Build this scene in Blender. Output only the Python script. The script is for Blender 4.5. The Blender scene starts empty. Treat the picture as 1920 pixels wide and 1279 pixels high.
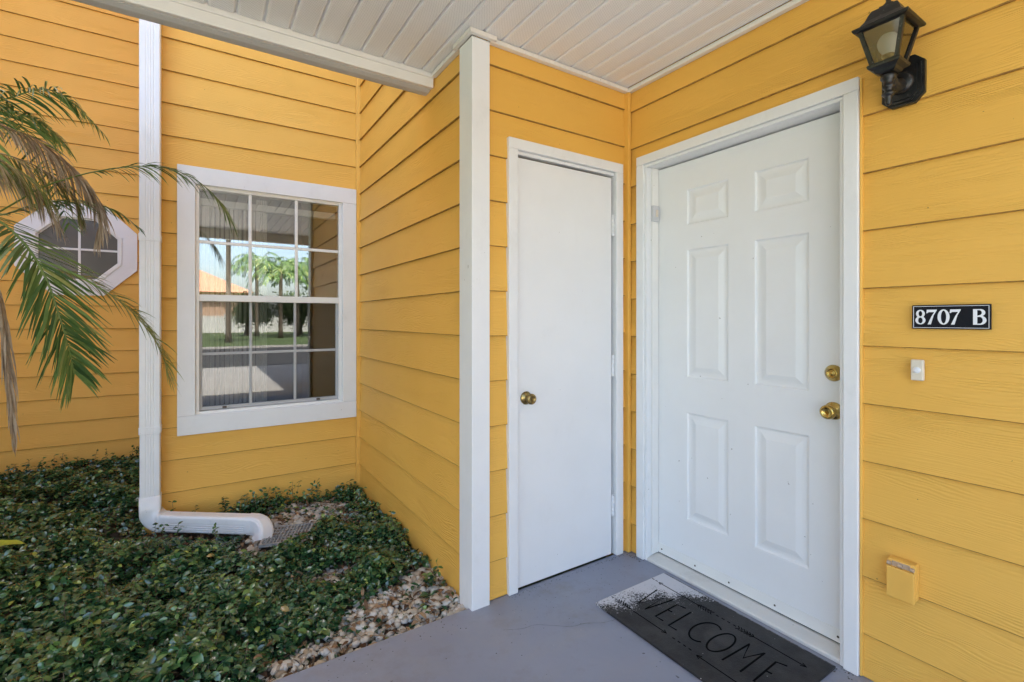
import bpy, bmesh, math, random
import numpy as np
from mathutils import Vector, Matrix

random.seed(7); RNG = np.random.default_rng(11)
rad = math.radians
scene = bpy.context.scene
COL = scene.collection

# ------------------------------------------------------------------ camera
cam_data = bpy.data.cameras.new('camera'); cam = bpy.data.objects.new('camera', cam_data); COL.objects.link(cam)
cam.location = (-1.9645, -1.8526, 1.2779)
cam.rotation_euler = (rad(90), 0, rad(-33.0996))
cam_data.sensor_width = 36.0; cam_data.lens = 898.56/1920*36
cam_data.shift_y = -41.35/1920
cam_data.clip_start = .02; cam_data.clip_end = 3000
scene.camera = cam

# ------------------------------------------------------------------ light
SUN_EL, SUN_AZ = 58, -8          # azimuth from +Y towards +X: the sun stands behind the house
world = bpy.data.worlds.new('World'); scene.world = world; world.use_nodes = True
wn = world.node_tree.nodes; wl = world.node_tree.links
sky = wn.new('ShaderNodeTexSky'); sky.sky_type = 'NISHITA'; sky.sun_disc = False
sky.sun_elevation = rad(SUN_EL); sky.sun_rotation = rad(SUN_AZ)
sky.air_density = 1.0; sky.dust_density = 3.5; sky.ozone_density = 1.0
wl.new(sky.outputs[0], wn['Background'].inputs[0]); wn['Background'].inputs[1].default_value = .15
sd = bpy.data.lights.new('sun', 'SUN'); sd.energy = 4.5; sd.angle = rad(.53); sd.color = (1, .95, .87)
sun = bpy.data.objects.new('sun', sd); COL.objects.link(sun)
sdir = Vector((math.sin(rad(SUN_AZ))*math.cos(rad(SUN_EL)), math.cos(rad(SUN_AZ))*math.cos(rad(SUN_EL)), math.sin(rad(SUN_EL))))
sun.rotation_euler = sdir.to_track_quat('Z', 'Y').to_euler(); sun.location = sdir*30
vs = scene.view_settings
vs.view_transform = 'Standard'; vs.look = 'None'; vs.gamma = 1; vs.exposure = 2.55
scene.render.engine = 'CYCLES'
scene.cycles.max_bounces = 8; scene.cycles.diffuse_bounces = 5; scene.cycles.glossy_bounces = 3
scene.cycles.transparent_max_bounces = 12

# ------------------------------------------------------------------ materials
MATS = {}
class NT:
    def __init__(s, name):
        s.m = bpy.data.materials.new(name); s.m.use_nodes = True
        s.n = s.m.node_tree.nodes; s.l = s.m.node_tree.links
        s.b = s.n['Principled BSDF']; s.out = s.n['Material Output']; MATS[name] = s.m
    def set(s, **k):
        for a, v in k.items(): s.b.inputs[a.replace('_', ' ')].default_value = v
    def new(s, t, **k):
        nd = s.n.new(t)
        for a, v in k.items(): setattr(nd, a, v)
        return nd
    def link(s, a, b): s.l.new(a, b)
    def val(s, sock, v):
        if hasattr(v, 'is_output') or isinstance(v, bpy.types.NodeSocket): s.link(v, sock)
        else: sock.default_value = v
    def math(s, op, a, b=0.0, c=0.0, clamp=False):
        nd = s.new('ShaderNodeMath', operation=op, use_clamp=clamp)
        for i, v in enumerate((a, b, c)): s.val(nd.inputs[i], v)
        return nd.outputs[0]
    def coord(s, scale=(1, 1, 1), rand=0.0, kind='Object'):
        tc = s.new('ShaderNodeTexCoord'); o = tc.outputs[kind]
        if rand:
            oi = s.new('ShaderNodeObjectInfo')
            cx = s.new('ShaderNodeCombineXYZ')
            s.link(s.math('MULTIPLY', oi.outputs['Random'], rand), cx.inputs[0]); s.link(s.math('MULTIPLY', oi.outputs['Random'], rand*1.7), cx.inputs[2])
            s.link(s.math('MULTIPLY', oi.outputs['Random'], rand*.77), cx.inputs[1])
            ad = s.new('ShaderNodeVectorMath', operation='ADD'); s.link(o, ad.inputs[0]); s.link(cx.outputs[0], ad.inputs[1]); o = ad.outputs[0]
        mp = s.new('ShaderNodeMapping'); mp.inputs['Scale'].default_value = scale; s.link(o, mp.inputs[0])
        return mp.outputs[0]
    def noise(s, vec, scale=5, detail=4, rough=.55, dist=0):
        nd = s.new('ShaderNodeTexNoise'); s.link(vec, nd.inputs['Vector'])
        nd.inputs['Scale'].default_value = scale; nd.inputs['Detail'].default_value = detail; nd.inputs['Roughness'].default_value = rough; nd.inputs['Distortion'].default_value = dist
        return nd.outputs['Fac']
    def ramp(s, fac, stops):
        nd = s.new('ShaderNodeValToRGB'); s.link(fac, nd.inputs[0]); e = nd.color_ramp.elements
        while len(e) < len(stops): e.new(.5)
        for el, (p, c) in zip(e, stops): el.position = p; el.color = (*c, 1) if len(c) == 3 else c
        return nd.outputs[0]
    def mix(s, fac, a, b, mode='MIX'):
        nd = s.new('ShaderNodeMix', data_type='RGBA', blend_type=mode)
        for sock, v in ((nd.inputs[0], fac), (nd.inputs[6], a), (nd.inputs[7], b)):
            if isinstance(v, bpy.types.NodeSocket): s.link(v, sock)
            else: sock.default_value = v if not isinstance(v, tuple) or len(v) == 4 else (*v, 1)
        return nd.outputs[2]
    def color(s, v): s.link(v, s.b.inputs['Base Color'])
    def bump(s, h, strength=.3, dist=.002, normal=None):
        nd = s.new('ShaderNodeBump'); nd.inputs['Strength'].default_value = strength; nd.inputs['Distance'].default_value = dist
        s.link(h, nd.inputs['Height'])
        if normal is not None: s.link(normal, nd.inputs['Normal'])
        s.link(nd.outputs[0], s.b.inputs['Normal']); return nd.outputs[0]

YEL = (.66, .365, .062)
def mat_siding():
    t = NT('yellow_siding_paint')
    v = t.coord(rand=37)
    sx = t.new('ShaderNodeSeparateXYZ'); t.link(v, sx.inputs[0])
    st = t.new('ShaderNodeMapping'); st.inputs['Scale'].default_value = (1.1, 1, 6.5); t.link(v, st.inputs[0])
    warp = t.noise(st.outputs[0], 1.6, 3, .5)
    ph = t.math('ADD', t.math('MULTIPLY', sx.outputs[2], 640), t.math('MULTIPLY', warp, 95))
    ring = t.math('SINE', ph)
    st2 = t.new('ShaderNodeMapping'); st2.inputs['Scale'].default_value = (3, 1, 120); t.link(v, st2.inputs[0])
    fine = t.noise(st2.outputs[0], 2.0, 3, .6)
    st3 = t.new('ShaderNodeMapping'); st3.inputs['Scale'].default_value = (1.2, 1, 5); t.link(v, st3.inputs[0])
    patch = t.ramp(t.noise(st3.outputs[0], 2.3, 2), [(.38, (0, 0, 0)), (.62, (1, 1, 1))])
    h = t.math('ADD', t.math('MULTIPLY', t.math('MULTIPLY', ring, patch), .5), t.math('MULTIPLY', fine, .9))
    t.bump(h, .6, .0020)
    big = t.noise(t.coord((1, 1, 1), 11), 1.7, 4)
    col = t.ramp(big, [(.25, (.76, .418, .075)), (.75, (.83, .468, .094))])
    spk = t.noise(t.coord((1, 1, 1), 5), 66, 1)
    spf = t.math('GREATER_THAN', spk, .825)
    col = t.mix(t.math('MULTIPLY', spf, .75), col, (.06, .035, .015))
    t.color(col); t.set(Roughness=.52); t.b.inputs['Specular IOR Level'].default_value = .35
mat_siding()
t = NT('lap_edge_shade'); t.color(t.ramp(t.noise(t.coord(rand=5), 30, 5), [(.35, (.26, .14, .03)), (.7, (.48, .26, .048))])); t.set(Roughness=.8)  # shadow line under each lap, put into the colour of the board edge
t = NT('yellow_trim_paint'); t.color(t.ramp(t.noise(t.coord((1, 1, .3), 7), 6, 3), [(.3, (.77, .422, .077)), (.7, (.83, .472, .094))])); t.bump(t.noise(t.coord(rand=3), 60, 3), .15, .001); t.set(Roughness=.5)
def white(name, c, rough=.42, bumpy=.08, dirt=.0, nscale=7, dcol=(.30, .27, .22)):
    t = NT(name); v = t.coord(rand=9)
    a = t.noise(v, nscale, 5, .6)
    col = t.ramp(a, [(.3, tuple(x*.955 for x in c)), (.7, c)])
    if dirt:
        d = t.ramp(t.noise(t.coord((1, 1, .6), 4), 5.5, 8, .72), [(.56, (0, 0, 0)), (.74, (dirt, dirt, dirt))])
        col = t.mix(d, col, dcol)
        s = t.math('GREATER_THAN', t.noise(t.coord(rand=2), 46, 1), .795)
        col = t.mix(t.math('MULTIPLY', s, .55), col, (.16, .13, .1))
    t.color(col); t.bump(t.noise(v, 45, 4, .6), bumpy, .0012); t.set(Roughness=rough)
    return t
white('white_trim_paint', (.80, .80, .80), .45, .16, .14)
white('white_door_paint', (.80, .80, .80), .36, .05, .03, 3)
white('white_closet_paint', (.80, .80, .80), .42, .10, .05, 3)
white('white_vinyl', (.80, .79, .76), .3, .03, .06)
white('white_aluminium', (.80, .80, .81), .34, .04, .10)
white('fascia_aluminium', (.78, .76, .72), .38, .06, .10)
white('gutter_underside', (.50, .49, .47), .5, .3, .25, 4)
white('sill_metal', (.66, .64, .60), .42, .10, .35, 6, (.33, .27, .2))
white('grey_muntin', (.42, .42, .42), .4, .03)
white('cream_plastic', (.72, .64, .52), .35, .03)
white('worn_plastic', (.50, .36, .24), .6, .2, .3)
white('sensor_plastic', (.55, .56, .58), .4, .03)
white('blind_fabric', (.86, .82, .74), .6, .05)
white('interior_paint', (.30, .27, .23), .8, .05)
white('ceiling_trim_vinyl', (.78, .74, .68), .38, .05, .05)
# soffit: perforated vinyl
t = NT('perforated_soffit'); v = t.coord(kind='Object')
sx = t.new('ShaderNodeSeparateXYZ'); t.link(v, sx.inputs[0])
P = .0078
row = t.math('FLOOR', t.math('DIVIDE', sx.outputs[1], P*.87))
off = t.math('MULTIPLY', t.math('MODULO', row, 2), .5)
fx = t.math('SUBTRACT', t.math('FRACT', t.math('ADD', t.math('ADD', t.math('DIVIDE', sx.outputs[0], P), off), 40)), .5)
fy = t.math('SUBTRACT', t.math('FRACT', t.math('ADD', t.math('DIVIDE', sx.outputs[1], P*.87), 4000)), .5)
dd = t.math('SQRT', t.math('ADD', t.math('MULTIPLY', fx, fx), t.math('MULTIPLY', fy, fy)))
inside = t.math('LESS_THAN', t.math('ABSOLUTE', sx.outputs[0]), .036)
hole = t.math('MULTIPLY', t.math('LESS_THAN', dd, .2), inside)
base = t.ramp(t.noise(t.coord((1, .3, 1), 13), 4, 4), [(.3, (.82, .815, .805)), (.7, (.87, .865, .855))])
t.color(t.mix(t.math('MULTIPLY', hole, .5), base, (.12, .11, .1))); t.set(Roughness=.45)
# painted slab
t = NT('grey_painted_concrete'); v = t.coord(kind='Object')
a = t.noise(v, 1.3, 6, .6); col = t.ramp(a, [(.3, (.225, .242, .305)), (.7, (.275, .294, .368))])
d = t.ramp(t.noise(v, 3.4, 9, .75), [(.50, (0, 0, 0)), (.70, (.75, .75, .75))]); col = t.mix(d, col, (.20, .19, .185))
d2 = t.ramp(t.noise(v, 1.5, 7, .7, .6), [(.48, (0, 0, 0)), (.68, (.6, .6, .6))]); col = t.mix(d2, col, (.30, .29, .29))
sx = t.new('ShaderNodeSeparateXYZ'); t.link(t.coord(kind='Object'), sx.inputs[0])
s = t.math('GREATER_THAN', t.noise(v, 26, 1.5), .755); col = t.mix(t.math('MULTIPLY', s, .8), col, (.05, .048, .05))
s2 = t.math('GREATER_THAN', t.noise(v, 61, 1), .80); col = t.mix(t.math('MULTIPLY', s2, .5), col, (.5, .5, .5))
t.color(col); t.set(Roughness=.5)
hh = t.math('ADD', t.noise(v, 30, 6, .65), t.math('MULTIPLY', t.noise(v, 3, 3), 2)); t.bump(hh, .22, .002)
t = NT('corner_grime'); t.color(t.ramp(t.noise(t.coord(), 40, 5), [(.3, (.035, .033, .03)), (.7, (.12, .11, .10))])); t.set(Roughness=.9)
t = NT('crack_dark'); t.set(Base_Color=(.10, .105, .12, 1), Roughness=.8)
# mat
t = NT('black_rubber'); v = t.coord(kind='Object')
a = t.noise(v, 9, 7, .65); col = t.ramp(a, [(.3, (.011, .011, .012)), (.75, (.036, .035, .036))])
sx = t.new('ShaderNodeSeparateXYZ'); t.link(v, sx.inputs[0])
# old white paint overspray at the far end of the mat
reach = t.math('ADD', t.math('MULTIPLY', sx.outputs[1], 4.6), t.math('MULTIPLY', t.math('ABSOLUTE', sx.outputs[0]), .9))
reach = t.math('ADD', reach, t.math('MULTIPLY', sx.outputs[0], 2.2))
sp = t.math('ADD', t.math('MULTIPLY', t.noise(v, 9, 3, .6), 1.5), t.math('MULTIPLY', t.noise(v, 130, 5, .85), 3.0))
m = t.ramp(t.math('ADD', reach, sp), [(.0, (0, 0, 0)), (1, (1, 1, 1))])
m2 = t.math('GREATER_THAN', t.math('ADD', reach, sp), 3.62)
dusty = t.ramp(t.noise(v, 6.5, 6, .7), [(.45, (0, 0, 0)), (.75, (.5, .5, .5))]); col = t.mix(dusty, col, (.075, .072, .07))
col = t.mix(t.math('MULTIPLY', m2, .9), col, (.62, .61, .64))
s = t.math('GREATER_THAN', t.noise(v, 75, 1), .81); col = t.mix(s, col, (.5, .5, .5))
t.color(col); t.set(Roughness=.62); t.b.inputs['Specular IOR Level'].default_value = .3; t.bump(t.noise(v, 160, 4, .7), .7, .002)
t = NT('rubber_groove'); t.set(Base_Color=(.003, .003, .0035, 1), Roughness=.9); t.b.inputs['Specular IOR Level'].default_value = .05
t = NT('rubber_edge'); v = t.coord(); t.color(t.ramp(t.noise(v, 25, 5, .7), [(.45, (.03, .03, .03)), (.72, (.33, .33, .33))])); t.set(Roughness=.7)
# metals
t = NT('polished_brass'); t.color(t.ramp(t.noise(t.coord(), 30, 4), [(.3, (.50, .34, .09)), (.7, (.62, .44, .14))])); t.set(Metallic=1.0, Roughness=.2)
t = NT('aged_brass'); t.color(t.ramp(t.noise(t.coord(), 40, 4), [(.35, (.16, .11, .05)), (.65, (.48, .35, .13))])); t.set(Metallic=1.0, Roughness=.3)
t = NT('black_metal'); v = t.coord(); c1 = t.ramp(t.noise(v, 28, 5), [(.35, (.006, .006, .007)), (.7, (.018, .018, .018))])
s = t.math('GREATER_THAN', t.noise(v, 130, 3, .7), .66); t.color(t.mix(t.math('MULTIPLY', s, .4), c1, (.25, .24, .21))); t.set(Roughness=.34); t.bump(t.noise(v, 160, 2), .2, .001)
t = NT('bulb_glass'); t.set(Base_Color=(.82, .82, .80, 1), Roughness=.18)
t = NT('screw_dark'); t.set(Base_Color=(.07, .05, .035, 1), Roughness=.6)
t = NT('rust_stain'); t.set(Base_Color=(.60, .42, .15, 1), Roughness=.8)
t = NT('sign_black'); t.set(Base_Color=(.008, .009, .014, 1), Roughness=.5); t.b.inputs['Specular IOR Level'].default_value = .15
t = NT('sign_white'); t.set(Base_Color=(.78, .79, .82, 1), Roughness=.4)
t = NT('grate_plastic'); t.color(t.ramp(t.noise(t.coord(), 50, 4), [(.3, (.24, .24, .235)), (.7, (.42, .41, .40))])); t.set(Roughness=.6)
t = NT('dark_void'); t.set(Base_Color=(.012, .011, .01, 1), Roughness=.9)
def glass(name, refl, tint=(1, 1, 1), rough=0.0):
    t = NT(name); t.n.remove(t.b)
    tr = t.new('ShaderNodeBsdfTransparent'); tr.inputs[0].default_value = (*tint, 1)
    gl = t.new('ShaderNodeBsdfGlossy'); gl.inputs['Roughness'].default_value = rough
    fr = t.new('ShaderNodeFresnel'); fr.inputs[0].default_value = 1.5
    mx = t.new('ShaderNodeMixShader')
    t.link(t.math('MULTIPLY', fr.outputs[0], refl, clamp=True), mx.inputs[0]); t.link(tr.outputs[0], mx.inputs[1]); t.link(gl.outputs[0], mx.inputs[2]); t.link(mx.outputs[0], t.out.inputs[0])
glass('window_glass', 6.0, (.95, .96, .95))
glass('screened_glass', 2.2, (.66, .67, .67), .01)
glass('lantern_glass', 2.2, (.80, .81, .80), .05)
t = NT('frosted_grey_glass'); t.set(Base_Color=(.085, .078, .072, 1), Roughness=.16); t.b.inputs['Specular IOR Level'].default_value = .8
# garden
t = NT('bed_soil'); v = t.coord(); t.color(t.ramp(t.noise(v, 18, 8, .7), [(.3, (.035, .024, .016)), (.55, (.09, .062, .042)), (.75, (.17, .125, .085))])); t.set(Roughness=.95); t.bump(t.noise(v, 30, 8, .7), .9, .02)
def attr_mat(name, stops, rough, spec=.5, trans=0.0):
    t = NT(name); at = t.new('ShaderNodeAttribute'); at.attribute_name = 'tone'
    col = t.ramp(at.outputs['Fac'], stops)
    n = t.noise(t.coord(), 60, 3); col = t.mix(.35, col, t.ramp(n, [(.3, (.45, .45, .45)), (.7, (1, 1, 1))]), 'MULTIPLY')
    t.color(col); t.set(Roughness=rough); t.b.inputs['Specular IOR Level'].default_value = spec
    if trans:
        tl = t.new('ShaderNodeBsdfTranslucent'); t.link(col, tl.inputs[0]); mx = t.new('ShaderNodeMixShader'); mx.inputs[0].default_value = trans
        t.link(t.b.outputs[0], mx.inputs[1]); t.link(tl.outputs[0], mx.inputs[2]); t.link(mx.outputs[0], t.out.inputs[0])
    return t
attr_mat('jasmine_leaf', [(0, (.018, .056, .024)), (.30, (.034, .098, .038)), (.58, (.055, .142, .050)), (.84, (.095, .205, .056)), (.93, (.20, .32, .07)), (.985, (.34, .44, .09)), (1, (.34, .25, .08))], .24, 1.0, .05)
attr_mat('pebble_stone', [(0, (.30, .24, .17)), (.3, (.46, .39, .30)), (.6, (.56, .51, .43)), (.85, (.62, .59, .54)), (1, (.42, .41, .40))], .75, .3)
attr_mat('dry_litter', [(0, (.09, .05, .028)), (.5, (.21, .12, .065)), (1, (.42, .29, .17))], .85, .2)
attr_mat('palm_green', [(0, (.045, .10, .028)), (.4, (.09, .18, .045)), (.8, (.20, .29, .08)), (1, (.36, .34, .11))], .42, .35, .2)
attr_mat('palm_yellow_green', [(0, (.12, .17, .04)), (.5, (.24, .28, .07)), (1, (.42, .34, .12))], .42, .4, .2)
attr_mat('palm_dead', [(0, (.28, .20, .13)), (.5, (.48, .37, .26)), (1, (.62, .52, .40))], .8, .2, .15)
attr_mat('palm_mixed', [(0, (.11, .17, .045)), (.4, (.24, .26, .08)), (.7, (.44, .34, .2)), (1, (.6, .49, .35))], .6, .3, .15)
attr_mat('yellow_leaf', [(0, (.40, .46, .04)), (.5, (.50, .52, .05)), (1, (.30, .40, .05))], .4, .5, .25)
t = NT('palm_trunk_bark'); v = t.coord((1, 1, 3)); t.color(t.ramp(t.noise(v, 14, 6), [(.3, (.07, .05, .035)), (.7, (.22, .17, .12))])); t.set(Roughness=.95); t.bump(t.noise(v, 20, 5), 1, .02)
attr_mat('broadleaf', [(0, (.03, .06, .02)), (.5, (.06, .11, .03)), (1, (.14, .19, .05))], .5, .4, .2)
t = NT('lawn_grass'); v = t.coord(); t.color(t.ramp(t.noise(v, .7, 8, .7), [(.3, (.06, .10, .03)), (.7, (.13, .18, .06))])); t.set(Roughness=.95)
t = NT('asphalt'); v = t.coord(); t.color(t.ramp(t.noise(v, 3, 8, .7), [(.3, (.045, .045, .047)), (.7, (.075, .074, .073))])); t.set(Roughness=.9)
t = NT('bare_concrete'); v = t.coord(); t.color(t.ramp(t.noise(v, 1.2, 8, .7), [(.3, (.42, .40, .37)), (.7, (.54, .52, .48))])); t.set(Roughness=.9)
t = NT('peach_stucco'); t.color(t.ramp(t.noise(t.coord(), 2, 5), [(.3, (.62, .40, .27)), (.7, (.68, .45, .31))])); t.set(Roughness=.9)
t = NT('terracotta_roof'); v = t.coord((1, 1, 1)); t.color(t.ramp(t.noise(v, 3, 6), [(.3, (.32, .14, .08)), (.7, (.45, .22, .13))])); t.set(Roughness=.9)
t = NT('roof_shingle'); t.color(t.ramp(t.noise(t.coord(), 6, 6), [(.3, (.09, .085, .08)), (.7, (.16, .15, .14))])); t.set(Roughness=.95)
M = MATS

# ------------------------------------------------------------------ builders
WLOC = {}
class MB:
    def __init__(s): s.v = []; s.f = []; s.sm = []; s.attr = []
    def add(s, vs, fs, smooth=False, tone=None):
        o = len(s.v); s.v += [tuple(v) for v in vs]; s.f += [tuple(i+o for i in f) for f in fs]; s.sm += [smooth]*len(fs)
        s.attr += [tone if tone is not None else 0.0]*len(fs); return s
    def box(s, x0, x1, y0, y1, z0, z1, bev=0.0):
        if bev <= 0:
            vs = [(x, y, z) for z in (z0, z1) for y in (y0, y1) for x in (x0, x1)]
            return s.add(vs, [(0, 2, 3, 1), (4, 5, 7, 6), (0, 1, 5, 4), (2, 6, 7, 3), (0, 4, 6, 2), (1, 3, 7, 5)])
        bm = bmesh.new(); bmesh.ops.create_cube(bm, size=1)
        for v in bm.verts: v.co = Vector(((x0+x1)/2+v.co.x*(x1-x0), (y0+y1)/2+v.co.y*(y1-y0), (z0+z1)/2+v.co.z*(z1-z0)))
        bmesh.ops.bevel(bm, geom=bm.edges[:], offset=bev, segments=2, profile=.5, affect='EDGES')
        s.bm(bm); return s
    def bm(s, bm, smooth=False):
        bm.verts.index_update()
        s.add([v.co for v in bm.verts], [[v.index for v in f.verts] for f in bm.faces], smooth); bm.free(); return s
    def lathe(s, prof, center, axis='z', n=24, smooth=True):
        vs = []; fs = []
        for r, h in prof:
            for k in range(n):
                a = 2*math.pi*k/n; c, d = r*math.cos(a), r*math.sin(a)
                p = {'z': (c, d, h), 'x': (h, c, d), 'y': (c, h, d)}[axis]
                vs.append((p[0]+center[0], p[1]+center[1], p[2]+center[2]))
        for i in range(len(prof)-1):
            for k in range(n):
                fs.append((i*n+k, i*n+(k+1) % n, (i+1)*n+(k+1) % n, (i+1)*n+k))
        fs.append(tuple(range(n))); fs.append(tuple((len(prof)-1)*n+k for k in range(n)))
        return s.add(vs, fs, smooth)
    def sweep(s, pts, prof_at, closed=True, cap=True, smooth=False):
        # pts: list of (pos, sideVec, upVec); prof_at(i): list of (a,b)
        vs = []; fs = []; n = None
        for i, (p, sv, uv) in enumerate(pts):
            pr = prof_at(i); n = len(pr)
            for a, b in pr: vs.append(tuple(Vector(p)+Vector(sv)*a+Vector(uv)*b))
        for i in range(len(pts)-1):
            for k in range(n if closed else n-1):
                fs.append((i*n+k, i*n+(k+1) % n, (i+1)*n+(k+1) % n, (i+1)*n+k))
        if cap: fs.append(tuple(range(n))); fs.append(tuple((len(pts)-1)*n+k for k in range(n)))
        return s.add(vs, fs, smooth)
    def build(s, name, mat, parent=None, rotz=0.0, fixn=True, center=None, **props):
        me = bpy.data.meshes.new(name); co = np.array(s.v, dtype=float)
        c = (co.min(0)+co.max(0))/2 if center is None else np.array(center, dtype=float)
        if center is None and parent is None: c[2] = co[:, 2].min()
        me.from_pydata((co-c).tolist(), [], s.f)
        me.polygons.foreach_set('use_smooth', s.sm)
        if any(s.attr):
            at = me.attributes.new('tone', 'FLOAT', 'FACE'); at.data.foreach_set('value', s.attr)
        if fixn:
            bm = bmesh.new(); bm.from_mesh(me); bmesh.ops.recalc_face_normals(bm, faces=bm.faces); bm.to_mesh(me); bm.free()
        me.materials.append(M[mat]); me.update()
        return place(bpy.data.objects.new(name, me), c, parent, rotz, **props)
def place(o, loc, parent=None, rotz=0.0, **props):
    COL.objects.link(o); c = np.array(loc, dtype=float)
    WLOC[o] = c
    if parent is not None:
        o.parent = parent; o.location = tuple(c-WLOC[parent])
    else: o.location = tuple(c)
    o.rotation_euler = (0, 0, rotz)
    for k, v in props.items(): o[k] = v
    return o
def empty(name, loc, **props): 
    o = bpy.data.objects.new(name, None); o.empty_display_size = .1
    return place(o, loc, None, 0, **props)
def box(name, mat, parent, x0, x1, y0, y1, z0, z1, bev=0.0, **props): return MB().box(x0, x1, y0, y1, z0, z1, bev).build(name, mat, parent, **props)

FZ = .012                       # top of the painted slab
R = .2032                       # siding exposure
YW, XC, YL, ZC = 1.8228, -.957, 3.77, 2.53
TOP = 7.3

# ------------------------------------------------------------------ ground and setting
def sheet(name, mat, x0, x1, y0, y1, z, n=1):
    mb = MB(); mb.add([(x0, y0, z), (x1, y0, z), (x1, y1, z), (x0, y1, z)], [(0, 1, 2, 3)])
    return mb.build(name, mat, None, fixn=False, kind='structure')
sheet('ground', 'lawn_grass', -600, 600, -900, 600, -.12)
box('driveway', 'bare_concrete', None, -11, 7, -9.4, -3.25, -.11, -.02, kind='structure')
sheet('road', 'asphalt', -80, 80, -19.5, -9.45, -.06)
mb = MB(); mb.box(-80, 80, -19.7, -19.5, -.118, .03); mb.build('kerb', 'bare_concrete', None, kind='structure')
pav = MB().box(-6.5, .05, -3.2, .012, -.11, FZ, .008).build('porch_floor', 'grey_painted_concrete', None, kind='structure', center=(-1, -1, FZ))
# soil bed, gently uneven, up to the slab edge
def bed_z(x, y): return -.028 + .012*math.sin(x*5.1+y*2.3) + .008*math.sin(x*11+1)*math.cos(y*9) - (.012 if y < .1 else 0)
mb = MB(); nx, ny = 70, 60; X0, X1, Y0, Y1 = -4.72, -.94, .013, 3.80
vs_ = [(X0+(X1-X0)*i/nx, Y0+(Y1-Y0)*j/ny, bed_z(X0+(X1-X0)*i/nx, Y0+(Y1-Y0)*j/ny)) for j in range(ny+1) for i in range(nx+1)]
mb.add(vs_, [(j*(nx+1)+i, j*(nx+1)+i+1, (j+1)*(nx+1)+i+1, (j+1)*(nx+1)+i) for j in range(ny) for i in range(nx)], True)
mb.build('planting_bed', 'bed_soil', None, fixn=False, kind='structure')

# ------------------------------------------------------------------ the house
house = empty('house', (0, 0, 0), label='yellow lap-sided house with white doors, white trim and covered porch', category='house')
def core(boxes):
    mb = MB()
    for b in boxes: mb.box(*b)
    return mb
def siding(wall, axis, plane, a0, a1, zoff, zlow, ztop, holes=()):
    """lap boards; every board (or run of a board between openings) is one object"""
    k = math.floor((zlow-zoff)/R)
    while zoff+k*R < ztop-.01:
        zb0 = zoff+k*R; zb = max(zb0, zlow); zt = min(zb0+R, ztop)
        cuts = sorted({a0, a1, *[h for H in holes for h in H[:2] if a0 < h < a1]})
        runs = []; cur = []
        for c0, c1 in zip(cuts[:-1], cuts[1:]):
            lo, hi = zb, zt; ext = True; m = (c0+c1)/2
            for H in holes:
                if H[0] < m < H[1] and H[2] < zt and H[3] > zb:
                    if H[3] < zt-.004 and H[2] <= zb+.004: lo = max(lo, H[3])
                    elif H[2] > zb+.004 and H[3] >= zt-.004: hi = min(hi, H[2]); ext = False
                    else: lo = hi
            if hi-lo > .004:
                if cur and abs(cur[-1][1]-c0) < 1e-6: cur.append((c0, c1, lo, hi, ext))
                else:
                    if cur: runs.append(cur)
                    cur = [(c0, c1, lo, hi, ext)]
            else:
                if cur: runs.append(cur); cur = []
        if cur: runs.append(cur)
        for run in runs:
            mb = MB(); ca = (run[0][0]+run[-1][1])/2; cz = zb0+R/2
            for c0, c1, lo, hi, ext in run:
                hi2 = hi+(.014 if ext and hi > zb0+R-.002 else 0)
                d = lambda z: (z-zb0)/R*.0125
                if axis == 'x': u0, u1 = c0-ca, c1-ca
                else: u0, u1 = ca-c1, ca-c0
                ch = .0016
                pr = [(d(lo)+ch, lo), (d(lo), lo+.0028), (d(hi2), hi2), (d(hi2)+.006, hi2), (d(lo)+.0105, lo)]
                n = len(pr)
                mb.add([(u, a, z-cz) for u in (u0, u1) for a, z in pr], [tuple(range(n)), tuple(range(2*n-1, n-1, -1))]+[(i, (i+1) % n, n+(i+1) % n, n+i) for i in range(n)])
            j = RNG.uniform(-.0008, .0008)
            loc = (ca, plane+j, cz) if axis == 'x' else (plane+j, ca, cz)
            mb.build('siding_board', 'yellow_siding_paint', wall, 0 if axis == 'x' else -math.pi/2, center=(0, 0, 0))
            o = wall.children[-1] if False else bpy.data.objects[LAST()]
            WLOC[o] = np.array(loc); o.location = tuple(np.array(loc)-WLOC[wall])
            o.data.materials.append(M['lap_edge_shade'])
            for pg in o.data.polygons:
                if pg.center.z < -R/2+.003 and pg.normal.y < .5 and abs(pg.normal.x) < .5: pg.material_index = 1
        k += 1
def LAST(): return list(WLOC.keys())[-1].name

# wall with the entry door (plane x = 0)
DY0, DY1, DZ1 = -1.088, -.088, 2.122       # casing outer edges are at -1.102 / -.074 / 2.136
wA = core([(.017, .19, -.088+0, .03, -.1, 2.62), (.017, .19, -5.2, -1.088, -.1, 2.62), (.017, .19, -1.088, -.088, 2.122, 2.62)]).build('wall', 'yellow_trim_paint', house)
siding(wA, 'y', 0, -5.2, -.001, .1658, FZ+.002, ZC+.03, [(-1.1005, -.0755, -1, 2.1345)])
# wall with the closet door (plane y = 0)
wB = core([(-.945, -.775, .017, .11, -.1, 2.62), (-.055, .017, .017, .11, -.1, 2.62), (-.775, -.055, .017, .11, 2.105, 2.62)]).build('wall', 'yellow_trim_paint', house)
siding(wB, 'x', 0, -.888, -.0215, .1843, FZ+.002, ZC+.03, [(-.7805, -.0505, -1, 2.1105)])
# side wall of the porch recess (plane x = XC)
wC = core([(XC+.017, XC+.11, .11, YW-.0, -.1, TOP)]).build('wall', 'yellow_trim_paint', house)
siding(wC, 'y', XC, .098, YW-.001, .185, -.06, TOP)
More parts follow.
